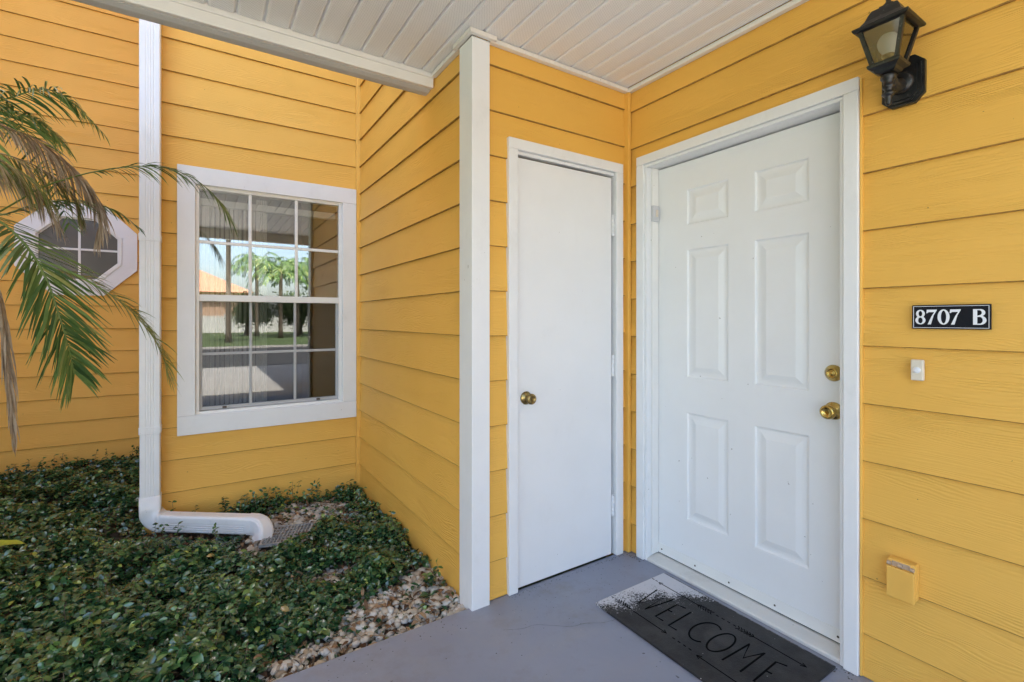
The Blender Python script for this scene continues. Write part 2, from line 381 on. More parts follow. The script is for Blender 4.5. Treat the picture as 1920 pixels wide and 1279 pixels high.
# window wall (plane y = YW)
WX0 = -2.225
wW = core([(WX0, -1.985, YW+.017, YW+.14, -.1, TOP), (-1.078, XC+.11, YW+.017, YW+.14, -.1, TOP), (-1.985, -1.078, YW+.017, YW+.14, -.1, .655), (-1.985, -1.078, YW+.017, YW+.14, 2.14, TOP)]).build('wall', 'yellow_trim_paint', house)
siding(wW, 'x', YW, WX0+.03, XC-.0195, .1883, -.06, TOP, [(-2.0825, -.9775, .5445, 2.2485)])
# set-back wall with the octagon window (plane y = YL)
OX, OZ, OA = -2.853, 1.892, .405
wL = core([(-4.69, OX-.3, YL+.017, YL+.14, -.1, TOP), (OX+.3, WX0+.1, YL+.017, YL+.14, -.1, TOP), (OX-.3, OX+.3, YL+.017, YL+.14, -.1, OZ-.3), (OX-.3, OX+.3, YL+.017, YL+.14, OZ+.3, TOP)]).build('wall', 'yellow_trim_paint', house)
siding(wL, 'x', YL, -4.69, WX0+.005, .175, -.06, TOP, [(OX-.28, OX+.28, OZ-.28, OZ+.28)])
# return wall of the window bay and hidden shell of the rooms
core([(WX0+.001, WX0+.1, YW+.14, YL+.016, -.1, TOP)]).build('wall', 'yellow_trim_paint', house)
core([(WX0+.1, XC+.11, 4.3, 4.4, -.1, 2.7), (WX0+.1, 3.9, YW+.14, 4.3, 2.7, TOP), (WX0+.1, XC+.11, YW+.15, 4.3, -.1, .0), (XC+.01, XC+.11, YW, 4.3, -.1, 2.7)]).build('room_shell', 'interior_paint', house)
core([(.6, 4, -5.2, 4.4, -.1, TOP), (XC+.111, 4, .35, YW+.13, 2.63, TOP), (-7.5, WX0-.01, YL+.2, YL+4, -.1, TOP), (-7.5, -4.7, .9, YL+.19, -.1, TOP), (WX0, 4, 4.41, 8, -.1, TOP)]).build('building_mass_added_wing', 'yellow_trim_paint', house)  # includes an added, unseen left wing that blocks sky light from the set-back wall
mb = MB()
mb.box(-8, 4.4, 3.3, 8.4, TOP+.001, TOP+.25); mb.box(-8, -4.4, .5, 3.3, TOP+.001, TOP+.25); mb.box(XC-.35, 4.4, -5.4, 3.3, TOP+.001, TOP+.25)  # second slab caps the added, unseen left wing
mb.build('roof', 'roof_shingle', house)
# corner boards
MB().box(-.977, -.8875, -.021, .10, -.045, 2.506, .003).build('corner_post', 'white_trim_paint', house, label='tall white corner post between porch and planting bed')
MB().box(-.0215, -.001, -.0245, .012, FZ+.001, 2.508, .002).build('corner_board', 'yellow_trim_paint', house)
MB().box(XC-.019, XC+.012, YW-.020, YW+.012, -.05, 3.4, .002).build('corner_board', 'yellow_trim_paint', house)
MB().box(WX0-.02, WX0+.03, YW-.006, YW+.08, -.05, TOP, .003).build('corner_board', 'yellow_trim_paint', house)

# ---- porch ceiling
SX = .1016; YE = -2.3; YB = .417
ceil = MB().box(-6.5, .3, YE, YB+.002, ZC+.03, ZC+.24).build('porch_ceiling', 'fascia_aluminium', house)
def strip(length):
    w = SX; pr = [(-w/2, .010), (-w/2+.003, .010), (-w/2+.006, .0005), (-w/2+.011, 0), (w/2-.013, 0), (w/2-.009, .0005), (w/2-.005, .006), (w/2-.0005, .0105)]
    pr += [(w/2-.0005, .014), (-w/2, .014)]
    return MB().sweep([((0, -length/2, 0), (1, 0, 0), (0, 0, 1)), ((0, length/2, 0), (1, 0, 0), (0, 0, 1))], lambda i: pr)
longm = shortm = None
for i in range(62):
    xc = -.0107-SX*(i+.5)
    wide = xc < XC-.015
    y1 = YB-.004 if wide else -.006
    ln = y1-YE-.01
    key = 'l' if wide else 's'
    if (longm if wide else shortm) is None:
        o = strip(ln).build('soffit_panel', 'perforated_soffit', ceil, center=(0, 0, 0))
        if wide: longm = o.data
        else: shortm = o.data
        WLOC[o] = np.array((xc, (y1+YE+.01)/2, ZC)); o.location = tuple(WLOC[o]-WLOC[ceil])
    else:
        o = bpy.data.objects.new('soffit_panel', longm if wide else shortm); place(o, (xc, (y1+YE+.01)/2, ZC), ceil)
# ceiling trim (channels)
mb = MB(); mb.box(-.886, -.022, -.024, .003, ZC-.024, ZC-.004, .002); mb.build('ceiling_trim', 'ceiling_trim_vinyl', house)
mb = MB(); mb.box(-.022, .003, YE+.02, -.001, ZC-.026, ZC-.004, .002); mb.build('ceiling_trim', 'ceiling_trim_vinyl', house)
mb = MB(); mb.box(XC-.022, XC+.003, .112, YB-.008, ZC-.024, ZC-.004, .002); mb.build('ceiling_trim', 'ceiling_trim_vinyl', house)
mb = MB(); mb.box(-.996, -.862, -.042, -.0215, ZC-.022, ZC-.002, .0015); mb.box(-.997, -.9775, -.0213, .13, ZC-.022, ZC-.002, .0015); mb.build('ceiling_trim', 'ceiling_trim_vinyl', house)
# fascia and gutter along the open edge
mb = MB(); mb.box(-6.5, XC-.006, YB, YB+.025, 2.458, ZC+.03, .003); mb.box(-6.5, XC-.006, YB-.009, YB-.0005, ZC-.026, ZC-.012, .002)
fas = mb.build('fascia', 'fascia_aluminium', house, label='white fascia along the open edge of the porch ceiling')
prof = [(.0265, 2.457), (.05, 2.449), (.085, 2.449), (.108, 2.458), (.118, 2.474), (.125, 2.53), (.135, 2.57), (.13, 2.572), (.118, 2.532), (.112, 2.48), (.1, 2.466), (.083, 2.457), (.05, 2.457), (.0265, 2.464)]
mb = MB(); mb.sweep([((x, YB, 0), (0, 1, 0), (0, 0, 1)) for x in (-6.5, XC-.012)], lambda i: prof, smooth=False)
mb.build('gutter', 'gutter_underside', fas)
mb = MB(); mb.box(-6.5, .0, YE-.04, YE+.01, 2.40, ZC+.2, .004); mb.build('fascia', 'fascia_aluminium', house)
box('porch_column', 'white_trim_paint', house, -6.4, -6.28, YE-.03, YE+.08, FZ, 2.40, .004)

box('caulk_bead', 'yellow_trim_paint', house, -.006, .012, -1.110, -1.1026, FZ+.003, 2.13, .002)
# ---- entry door
def frame3(x0, x1, A0, A1, ztop, w, zb, bev=.003):  # casing in the plane x
    mb = MB(); mb.box(x0, x1, A0, A0+w, zb, ztop-w, bev); mb.box(x0, x1, A1-w, A1, zb, ztop-w, bev); mb.box(x0, x1, A0, A1, ztop-w+.0004, ztop, bev); return mb
df = frame3(-.016, .018, -1.102, -.074, 2.136, .048, FZ+.001).build('door_frame', 'white_trim_paint', house, label='white casing around the six-panel entry door')
mb = frame3(-.0045, .016, -1.0535, -.1225, 2.0875, .014, FZ+.001, .002); mb.build('brick_mould', 'white_trim_paint', df)
mb = frame3(.0165, .16, -1.087, -.089, 2.121, .0475, FZ+.001, .002); mb.build('jamb', 'white_trim_paint', df)
mb = MB(); mb.box(.030, .078, -.1455, -.1370, FZ+.03, 2.073, .002); mb.build('weather_strip', 'white_vinyl', df)
sill = MB().sweep([((0, y, 0), (1, 0, 0), (0, 0, 1)) for y in (-1.0385, -.1375)], lambda i: [(-.002, FZ+.001), (-.002, FZ+.012), (.004, FZ+.017), (.07, FZ+.026), (.16, FZ+.028), (.16, FZ+.001)]).build('threshold', 'sill_metal', df)
SXF = .080                                   # slab front
SY0, SY1, SZ0, SZ1 = -1.036, -.1405, .047, 2.066
pan_y = [(-.547, -.317), (-.896, -.667)]; pan_z = [(1.746, 1.929), (.985, 1.628), (.272, .812)]
ys = sorted([SY0, SY1]+[a for q in pan_y for a in q]); zs = sorted([SZ0, SZ1]+[a for q in pan_z for a in q])
mb = MB()
for a in range(len(ys)-1):
    for b in range(len(zs)-1):
        my, mz = (ys[a]+ys[a+1])/2, (zs[b]+zs[b+1])/2
        if any(q[0] < my < q[1] for q in pan_y) and any(q[0] < mz < q[1] for q in pan_z): continue
        mb.add([(SXF, ys[a], zs[b]), (SXF, ys[a+1], zs[b]), (SXF, ys[a+1], zs[b+1]), (SXF, ys[a], zs[b+1])], [(0, 3, 2, 1)])
e = .044
mb.add([(SXF, SY0, SZ0), (SXF, SY1, SZ0), (SXF, SY1, SZ1), (SXF, SY0, SZ1), (SXF+e, SY0, SZ0), (SXF+e, SY1, SZ0), (SXF+e, SY1, SZ1), (SXF+e, SY0, SZ1)], [(0, 1, 5, 4), (1, 2, 6, 5), (2, 3, 7, 6), (3, 0, 4, 7), (4, 5, 6, 7)])
door = mb.build('door', 'white_door_paint', house, fixn=False, label='white six-panel entry door with brass locks')
for (py0, py1) in pan_y:
    for (pz0, pz1) in pan_z:
        mb = MB(); rings = [(0, 0), (.004, .0008), (.009, .0075), (.016, .009), (.024, .0085), (.030, .0075), (.050, .0015), (.054, .0005)]
        vs = []
        for ins, dep in rings: vs += [(SXF+dep, py0+ins, pz0+ins), (SXF+dep, py1-ins, pz0+ins), (SXF+dep, py1-ins, pz1-ins), (SXF+dep, py0+ins, pz1-ins)]
        fs = []
        for i in range(len(rings)-1):
            for k in range(4): fs.append((i*4+k, (i+1)*4+k, (i+1)*4+(k+1) % 4, i*4+(k+1) % 4))
        n = (len(rings)-1)*4; fs.append((n+3, n+2, n+1, n))
        mb.add(vs, fs); mb.build('panel', 'white_door_paint', door, fixn=False)
def knob(name, y, z, x, mat, parent, dirn='x', s=1.0):
    pr = [(.033, 0), (.034, -.004), (.030, -.008), (.017, -.011), (.0125, -.016), (.0115, -.028), (.016, -.034), (.0245, -.040), (.0275, -.048), (.0265, -.057), (.021, -.062), (.0165, -.0625), (.0160, -.0600), (.004, -.0605)]
    pr = [(r*s, h*s) for r, h in pr]
    MB().lathe(pr, (x, y, z), dirn, 28).build(name, mat, parent)
knob('knob', -.985, .925, SXF, 'polished_brass', door)
MB().lathe([(.031, 0), (.032, -.005), (.028, -.012), (.020, -.019), (.0195, -.021), (.015, -.0215), (.0145, -.019), (.008, -.0185), (.0075, -.023), (.002, -.0232)], (SXF, -.985, 1.070), 'x', 28).build('deadbolt', 'polished_brass', door)
mb = MB(); mb.box(SXF-.004, SXF-.0003, SY0+.003, SY1-.003, SZ0-.004, SZ0+.047, .0012); sweep_o = mb.build('door_sweep', 'white_vinyl', door)
mb = MB(); mb.box(SXF-.003, SXF+.03, SY0+.003, SY1-.003, FZ+.029, SZ0-.006); mb.build('seal', 'dark_void', door)
for y in (-.168, -.37, -.55, -.76, -1.0):
    MB().lathe([(.0045, 0), (.004, -.0015), (.001, -.002)], (SXF-.0042, y, SZ0+.018), 'x', 10).build('screw', 'screw_dark', door)
# alarm contact on the jamb
mb = MB(); mb.box(.028, .074, -.1545, -.1372+.0006, 1.79, 1.875, .004); cs = mb.build('contact_sensor', 'sensor_plastic', df)
mb = MB(); mb.box(.045, .062, -.158, -.1547, 1.815, 1.852, .001); mb.build('contact_sensor', 'cream_plastic', df)

# ---- closet door
mb = MB(); w = .050
mb.box(-.782, -.782+w, -.015, .0175, FZ+.001, 2.112-w, .003); mb.box(-.049-w, -.049, -.015, .0175, FZ+.001, 2.112-w, .003); mb.box(-.782, -.049, -.015, .0175, 2.112-w+.0004, 2.112, .003)
cf = mb.build('door_frame', 'white_trim_paint', house, label='white casing around the narrow flat closet door')
mb = MB(); mb.box(-.7745, -.7325, .018, .10, FZ+.001, 2.0615, .002); mb.box(-.0985, -.056, .018, .10, FZ+.001, 2.0615, .002); mb.box(-.7745, -.056, .018, .10, 2.062, 2.104, .002); mb.build('jamb', 'white_trim_paint', cf)
mb = MB(); mb.box(-.7322, -.0987, .062, .1, FZ+.001, 2.0614); mb.build('stop', 'interior_paint', cf)
mb = MB(); mb.box(-.7322, -.0987, .004, .03, 2.046, 2.0610, .001); mb.build('head_stop', 'white_trim_paint', cf)
cd = MB().box(-.7285, -.1185, .006, .046, .021, 2.032, .0015).build('door', 'white_closet_paint', house, label='narrow flat white closet door with brass knob')
knob('knob', 0, 0, 0, 'aged_brass', cd, 'y', .92)
ko = list(WLOC)[-1]; WLOC[ko] = np.array((-.676, .006-.029, .906)); ko.location = tuple(WLOC[ko]-WLOC[cd])
for zc in (1.78, 1.027, .279):
    mb = MB()
    for q in range(5):
        z0 = zc-.054+q*.0218; mb.lathe([(.0062, z0), (.0068, z0+.001), (.0068, z0+.0195), (.0062, z0+.0205)], (-.1085, .003, 0), 'z', 12)
    mb.lathe([(.003, zc-.06), (.005, zc-.057), (.005, zc-.055)], (-.1085, .003, 0), 'z', 10); mb.lathe([(.005, zc+.056), (.005, zc+.058), (.003, zc+.061)], (-.1085, .003, 0), 'z', 10)
    mb.box(-.1165, -.1005, .0045, .007, zc-.054, zc+.055)
    mb.build('hinge', 'white_aluminium', cd)

# ---- window of the window wall
def z2(name, mat, parent, *b, bev=.002): return MB().box(*b, bev).build(name, mat, parent)
OY = YW-.004
mb = MB(); mb.box(-1.986, -1.966, YW+.002, YW+.07, .655, 2.14, .002); mb.box(-1.100, -1.077, YW+.002, YW+.07, .655, 2.14, .002); mb.box(-1.966, -1.100, YW+.002, YW+.07, 2.118, 2.14, .002); mb.box(-1.966, -1.100, YW+.002, YW+.07, .655, .682, .002)
win = mb.build('window', 'white_vinyl', house, label='white double-hung window with twelve panes')
z2('trim_board', 'white_trim_paint', win, -2.083, -1.9865, YW-.018, YW+.016, .664, 2.1385, bev=.003)
z2('trim_board', 'white_trim_paint', win, -1.0765, -.977, YW-.018, YW+.016, .664, 2.1385, bev=.003)
z2('trim_board', 'white_trim_paint', win, -2.083, -.977, YW-.019, YW+.016, 2.139, 2.25, bev=.003)
z2('trim_board', 'white_trim_paint', win, -2.083, -.977, YW-.021, YW+.016, .543, .6635, bev=.003)
z2('meeting_rail', 'white_vinyl', win, -1.966, -1.100, YW+.006, YW+.05, 1.393, 1.436, bev=.003)
wx = [-1.966, -1.100]; pw = (wx[1]-wx[0])/3
uz = (1.436, 2.118); lz = (.684, 1.393)
mun = MB()
for q in (1, 2): mun.box(wx[0]+pw*q-.010, wx[0]+pw*q+.010, YW+.012, YW+.0235, uz[0], uz[1], .003)
mun.box(wx[0], wx[1], YW+.0125, YW+.0230, sum(uz)/2-.010, sum(uz)/2+.010, .003); mun.build('muntin', 'white_vinyl', win)
ls = MB(); yl = YW+.026
ls.box(wx[0], wx[0]+.016, yl, yl+.03, lz[0], lz[1], .002); ls.box(wx[1]-.016, wx[1], yl, yl+.03, lz[0], lz[1], .002); ls.box(wx[0]+.016, wx[1]-.016, yl, yl+.03, lz[0], lz[0]+.022, .002)
lso = ls.build('sash', 'grey_muntin', win)
mun = MB(); lx0, lx1 = wx[0]+.016, wx[1]-.016; lpw = (lx1-lx0)/3; lzb = lz[0]+.022
for q in (1, 2): mun.box(lx0+lpw*q-.009, lx0+lpw*q+.009, yl+.008, yl+.018, lzb, lz[1], .003)
mun.box(lx0, lx1, yl+.0085, yl+.0175, (lzb+lz[1])/2-.009, (lzb+lz[1])/2+.009, .003); mun.build('muntin', 'grey_muntin', win)
for x in (wx[0]+.14, wx[1]-.14): z2('latch', 'screw_dark', win, x-.012, x+.012, yl-.006, yl+.004, lz[0]+.003, lz[0]+.018, bev=.002)
for i in range(3):
    for j in range(2):
        for (x0, ww, zz0, hh, yy, mt) in ((wx[0], pw, uz[0], (uz[1]-uz[0])/2, YW+.0175, 'window_glass'), (lx0, lpw, lzb, (lz[1]-lzb)/2, yl+.0128, 'screened_glass')):
            a, b = x0+ww*i+.0005, x0+ww*(i+1)-.0005; c, d = zz0+hh*j+.0005, zz0+hh*(j+1)-.0005
            MB().box(a, b, yy, yy+.0002, c, d).add([], []).build('pane', mt, win)
# blinds and header inside the room
bl = empty('vertical_blinds', (-1.78, YW+.115, 2.06), label='cream vertical blinds drawn to one side behind the window glass', category='blinds')
z2('headrail', 'blind_fabric', bl, -1.96, -1.105, YW+.09, YW+.14, 2.03, 2.075)
for i in range(13):
    x = -1.945+i*.027+RNG.uniform(-.003, .003); a = rad(38+RNG.uniform(-12, 12)); hw = .0125
    mb = MB(); dx, dy = hw*math.cos(a), hw*math.sin(a); nx_, ny_ = -math.sin(a)*.0008, math.cos(a)*.0008
    pts = [(x-dx, YW+.115-dy), (x+ny_*4, YW+.115-nx_*4), (x+dx, YW+.115+dy)]
    vs = []
    for z in (.70, 2.03):
        for px, py in pts: vs.append((px-nx_, py-ny_, z))
        for px, py in pts[::-1]: vs.append((px+nx_, py+ny_, z))
    mb.add(vs, [(0, 1, 2, 3, 4, 5), (11, 10, 9, 8, 7, 6)]+[(k, (k+1) % 6, 6+(k+1) % 6, 6+k) for k in range(6)])
    mb.build('slat', 'blind_fabric', bl)
# curtain panel next to the blinds
mb = MB(); pts = []
for k in range(41):
    x = -1.63+.07*k/40; pts.append((x, YW+.15+.012*math.sin(k*.95)))
vs = [(x, y, z) for z in (.62, 2.12) for x, y in pts]+[(x, y+.002, z) for z in (.62, 2.12) for x, y in pts]
n = 41; mb.add(vs, [(i, i+1, n+i+1, n+i) for i in range(n-1)]+[(2*n+i+1, 2*n+i, 3*n+i, 3*n+i+1) for i in range(n-1)], True)
mb.build('curtain', 'blind_fabric', None, fixn=False, label='pale curtain edge hanging beside the vertical blinds inside the window', category='curtain')

# ---- octagon window
def octring(r0, r1, y0, y1, half=None):
    mb = MB(); a0 = math.pi/8; k = 1/math.cos(math.pi/8)
    for i in range(8):
        b0, b1 = a0+i*math.pi/4, a0+(i+1)*math.pi/4
        P = lambda r, b, y: (OX+r*k*math.cos(b), y, OZ+r*k*math.sin(b))
        g = .0008
        vs = [P(r0, b0+g, y0), P(r1, b0+g, y0), P(r1, b1-g, y0), P(r0, b1-g, y0), P(r0, b0+g, y1), P(r1, b0+g, y1), P(r1, b1-g, y1), P(r0, b1-g, y1)]
        yield vs
fs8 = [(0, 1, 2, 3), (7, 6, 5, 4), (0, 4, 5, 1), (1, 5, 6, 2), (2, 6, 7, 3), (3, 7, 4, 0)]
mb = MB()
for vs in octring(.262, .283, YL-.008, YL+.03): mb.add(vs, fs8)
for vs in octring(.274, .296, YL-.030, YL-.0205): mb.add(vs, fs8)
ow = mb.build('window', 'white_vinyl', house, label='octagonal white-trimmed window with four grey panes')
for vs in octring(.2835, OA, YL-.02, YL+.008): MB().add(vs, fs8).build('trim_board', 'white_trim_paint', ow)
mb = MB(); mb.box(OX-.009, OX+.009, YL+.004, YL+.016, OZ-.262, OZ+.262, .002); mb.box(OX-.262, OX+.262, YL+.0045, YL+.0155, OZ-.009, OZ+.009, .002); mb.build('muntin', 'white_vinyl', ow)
k8 = .262*math.tan(math.pi/8)
for sx_, sz_ in ((1, 1), (-1, 1), (1, -1), (-1, -1)):
    poly = [(0.0, 0.0), (.262, 0), (.262, k8), (k8, .262), (0, .262)]
    vs = [(OX+sx_*a, YL+.010, OZ+sz_*b) for a, b in poly]+[(OX+sx_*a, YL+.014, OZ+sz_*b) for a, b in poly]
    MB().add(vs, [(0, 1, 2, 3, 4), (9, 8, 7, 6, 5)]+[(i, (i+1) % 5, 5+(i+1) % 5, 5+i) for i in range(5)]).build('pane', 'frosted_grey_glass', ow)

# ------------------------------------------------------------------ downspout
DSX, DSY, DSW, DSD = -2.2125, YW-.066, .104, .08
def ds_profile(w=DSW, d=DSD, g=.0015):
    # starts at back left, goes round; front has flutes (front is -b side)
    a, b = w/2, d/2; c = .008
    pr = [(-a+c, b), (-a, b-c), (-a, -b+c), (-a+c*.4, -b+c*.3), (-a+c, -b)]
    for q in range(4):
        x = -.0185+q*.0125
        pr += [(x-.0045, -b), (x-.0015, -b+g), (x+.0015, -b+g), (x+.0045, -b)]
    pr += [(a-c, -b), (a-c*.4, -b+c*.3), (a, -b+c), (a, b-c), (a-c, b)]
    return pr
ds = empty('downspout', (DSX, DSY, 0), label='white fluted downspout on the house corner, elbow ending over the drain grate', category='downspout')
mb = MB(); mb.sweep([((DSX, DSY, z), (1, 0, 0), (0, 1, 0)) for z in (.60, TOP-.3)], lambda i: ds_profile()); mb.build('pipe', 'white_aluminium', ds)
mb = MB(); mb.sweep([((DSX, DSY, z), (1, 0, 0), (0, 1, 0)) for z in (.20, .615)], lambda i: ds_profile(DSW-.004, DSD-.004)); mb.build('pipe', 'white_aluminium', ds)
for z in (1.765, .612):
    mb = MB()
    mb.sweep([((DSX, DSY, z+q), (1, 0, 0), (0, 1, 0)) for q in (-.021, -.0205, -.017, .017, .0205, .021)], lambda i: ds_profile(DSW+(.001, .004, .0055, .0055, .004, .001)[i], DSD+(.001, .004, .0055, .0055, .004, .001)[i], .001)); mb.build('strap', 'white_aluminium', ds)
# run along the ground: vertical -> bend -> run -> side elbow over the grate
RD = Vector((.80, -.60, 0)).normalized(); UP = Vector((0, 0, 1)); dn = -UP
side = RD.cross(UP).normalized()                       # across the run, towards the camera
def rr(w, d, c=.012, ribs=False, g=.003):
    a, b = w/2, d/2
    pr = [(a-c, b), (a-c*.3, b-c*.3), (a, b-c)]
    if ribs:
        for q in range(4):
            y = b-.046-q*.0125; pr += [(a, y+.004), (a-g, y+.0015), (a-g, y-.0015), (a, y-.004)]
    else:
        for q in range(4):
            y = b-.046-q*.0125; pr += [(a, y+.004), (a, y+.0015), (a, y-.0015), (a, y-.004)]
    pr += [(a, -b+c), (a-c*.3, -b+c*.3), (a-c, -b), (-a+c, -b), (-a+c*.3, -b+c*.3), (-a, -b+c), (-a, b-c), (-a+c*.3, b-c*.3), (-a+c, b)]
    return pr
RZ, R1 = .060, .07
pts = [(Vector((DSX, DSY, .215)), Vector((0, -1, 0)), Vector((1, 0, 0)))]
for i in range(11):
    f = i/10; a = math.pi/2*f; sv = Vector((0, -1, 0)).lerp(side, f).normalized(); out = Vector((1, 0, 0)).lerp(RD, f).normalized()
    p = Vector((DSX, DSY, RZ+R1))+out*R1*(1-math.cos(a))+dn*R1*math.sin(a)
    tg = (dn*math.cos(a)+out*math.sin(a)).normalized(); pts.append((p, sv, tg.cross(sv).normalized()*-1 if i else out))
last = pts[-1][0]
for k_, (p, sv, uv) in enumerate(pts):
    if k_ > 1:
        ref = pts[k_-1][2]
        if uv.dot(ref) < 0: pts[k_] = (p, sv, -uv)
pts.append((last+RD*.02, side, pts[-1][2]))
MB().sweep(pts, lambda i: rr(.084, .1075), smooth=True).build('elbow', 'white_aluminium', ds)
s0 = last+RD*.010; RUNL = .565; s1 = s0+RD*RUNL
MB().sweep([(s0, side, UP), (s1, side, UP)], lambda i: rr(.081, .101, .012, True)).build('run', 'white_aluminium', ds)
R2, NB = .078, 20; d1 = (side*.55+dn*.83).normalized(); ax = RD.cross(d1).normalized()
pts = [(s1-RD*.03, side, UP)]; tgs = [RD]
for i in range(NB+1):
    a = rad(82)*i/NB; m = Matrix.Rotation(a, 3, ax); tgs.append(m @ RD)
    pts.append((s1+d1*R2-(d1*math.cos(a)-RD*math.sin(a))*R2, m @ side, m @ UP))
tg = tgs[-1]; pts.append((pts[-1][0]+tg*.03, pts[-1][1], pts[-1][2]))
def crimped(i):
    base = rr(.087, .107, .016); g = .006 if (i % 2 and 1 < i < NB+1) else 0; p, sv, uv = pts[i]; out = []
    inn = (d1-tgs[min(i, NB+1)]*d1.dot(tgs[min(i, NB+1)])).normalized()
    ii, jj = inn.dot(sv), inn.dot(uv)
    for x, b in base:
        k = max(0, (x*ii+b*jj))/.05; out.append((x-g*k*ii, b-g*k*jj))
    return out
MB().sweep(pts, crimped, cap=False).build('outlet_elbow', 'white_aluminium', ds)
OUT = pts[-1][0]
MB().sweep([(OUT-tg*.02, pts[-1][1], pts[-1][2]), (OUT-tg*.018, pts[-1][1], pts[-1][2])], lambda i: rr(.084, .104, .014)).build('outlet_mouth_shade', 'dark_void', ds)  # dark cap painted in for the shade inside the pipe end

# drain grate
GX, GY, GS, GZ, GA = -1.53, 1.235, .125, .010, rad(-20)
gr = empty('drain_grate', (GX, GY, GZ), label='grey slotted drain grate beneath the downspout outlet', category='grate')
def grot(x, y): return (GX+x*math.cos(GA)-y*math.sin(GA), GY+x*math.sin(GA)+y*math.cos(GA))
def gbox(mb, x0, x1, y0, y1, z0, z1):
    vs = [(*grot(x, y), z) for z in (z0, z1) for y in (y0, y1) for x in (x0, x1)]
    mb.add(vs, [(0, 2, 3, 1), (4, 5, 7, 6), (0, 1, 5, 4), (2, 6, 7, 3), (0, 4, 6, 2), (1, 3, 7, 5)])
mb = MB(); w = .012
gbox(mb, -GS, GS, -GS, -GS+w, GZ-.01, GZ+.006); gbox(mb, -GS, GS, GS-w, GS, GZ-.01, GZ+.006); gbox(mb, -GS, -GS+w, -GS+w, GS-w, GZ-.01, GZ+.006); gbox(mb, GS-w, GS, -GS+w, GS-w, GZ-.01, GZ+.006)
mb.build('rim', 'grate_plastic', gr)
for q in range(11):
    x = -GS+w+(2*GS-2*w)*(q+1)/12; mb = MB(); gbox(mb, x-.003, x+.003, -GS+w, GS-w, GZ-.008, GZ+.004); mb.build('bar', 'grate_plastic', gr)
mb = MB()
for q in range(5):
    y = -GS+w+(2*GS-2*w)*(q+1)/6; gbox(mb, -GS+w, GS-w, y-.003, y+.003, GZ-.009, GZ+.003)
mb.build('cross_bars', 'grate_plastic', gr)
mb = MB(); gbox(mb, -GS+.002, GS-.002, -GS+.002, GS-.002, GZ-.014, GZ-.0105); mb.build('sump', 'dark_void', gr)

# ------------------------------------------------------------------ wall lantern
LX, LY = -.128, -1.229
la = empty('wall_lantern', (0, LY, 2.06), label='black four-sided wall lantern with clear panes beside the entry door', category='lamp')
def prism(mb, poly, x0, x1):
    n = len(poly); mb.add([(x0, y, z) for y, z in poly]+[(x1, y, z) for y, z in poly], [tuple(range(n)), tuple(range(2*n-1, n-1, -1))]+[(i, (i+1) % n, n+(i+1) % n, n+i) for i in range(n)])
def plate_poly(h, w, c): return [(LY-w+c, 2.063-h), (LY-w, 2.063-h+c), (LY-w, 2.063+h-c), (LY-w+c, 2.063+h), (LY+w-c, 2.063+h), (LY+w, 2.063+h-c), (LY+w, 2.063-h+c), (LY+w-c, 2.063-h)]
mb = MB(); prism(mb, plate_poly(.078, .058, .026), -.012, .004); prism(mb, plate_poly(.070, .050, .023), -.019, -.0121); prism(mb, plate_poly(.061, .041, .019), -.025, -.0191); mb.build('backplate', 'black_metal', la)
mb = MB()
# arm: swept S from plate to the lantern foot
pts = []
for i in range(11):
    s = i/10; x = -.024+(LX+.024)*s; z = 2.052-.022*math.sin(s*math.pi)+.008*s
    pts.append(((x, LY, z), (0, 1, 0), (0, 0, 1)))
mb.sweep(pts, lambda i: [( (.020-.007*i/10)*math.cos(a), (.026-.013*i/10)*math.sin(a)) for a in [2*math.pi*k/12 for k in range(12)]], smooth=True)
mb.lathe([(.034, -.024), (.036, -.029), (.028, -.036), (.012, -.040)], (0, LY, 2.055), 'x', 20); mb.build('arm', 'black_metal', la)
mb = MB(); mb.lathe([(.004, 1.957), (.0075, 1.961), (.009, 1.970), (.0085, 1.982), (.012, 1.986), (.0175, 1.991), (.0175, 1.996), (.011, 2.000), (.010, 2.008), (.015, 2.012), (.0165, 2.018), (.012, 2.023), (.014, 2.035), (.021, 2.043), (.021, 2.052), (.012, 2.060)], (LX, LY, 0), 'z', 20); mb.build('finial', 'black_metal', la)
def sq(h, z): return [(LX-h, LY-h, z), (LX+h, LY-h, z), (LX+h, LY+h, z), (LX-h, LY+h, z)]
def frust(mb, levels):
    vs = []; fs = [(0, 1, 2, 3)]
    for h, z in levels: vs += sq(h, z)
    for i in range(len(levels)-1):
        for k in range(4): fs.append((i*4+k, i*4+(k+1) % 4, (i+1)*4+(k+1) % 4, (i+1)*4+k))
    n = 4*(len(levels)-1); fs.append((n, n+1, n+2, n+3)); mb.add(vs, fs)
mb = MB(); frust(mb, [(.020, 2.058), (.026, 2.062), (.030, 2.070), (.042, 2.078), (.044, 2.086), (.0405, 2.090)]); mb.build('base', 'black_metal', la)
B, T, zb, zt = .0385, .0615, 2.0901, 2.196
for sx_ in (-1, 1):
    for sy_ in (-1, 1):
        mb = MB(); w = .0055; vs = []
        for h, z in ((B, zb), (T, zt)):
            cx, cy = LX+sx_*(h-w), LY+sy_*(h-w)
            vs += [(cx-w, cy-w, z), (cx+w, cy-w, z), (cx+w, cy+w, z), (cx-w, cy+w, z)]
        mb.add(vs, [(0, 1, 2, 3), (4, 5, 6, 7)]+[(k, (k+1) % 4, 4+(k+1) % 4, 4+k) for k in range(4)]); mb.build('cage_bar', 'black_metal', la)
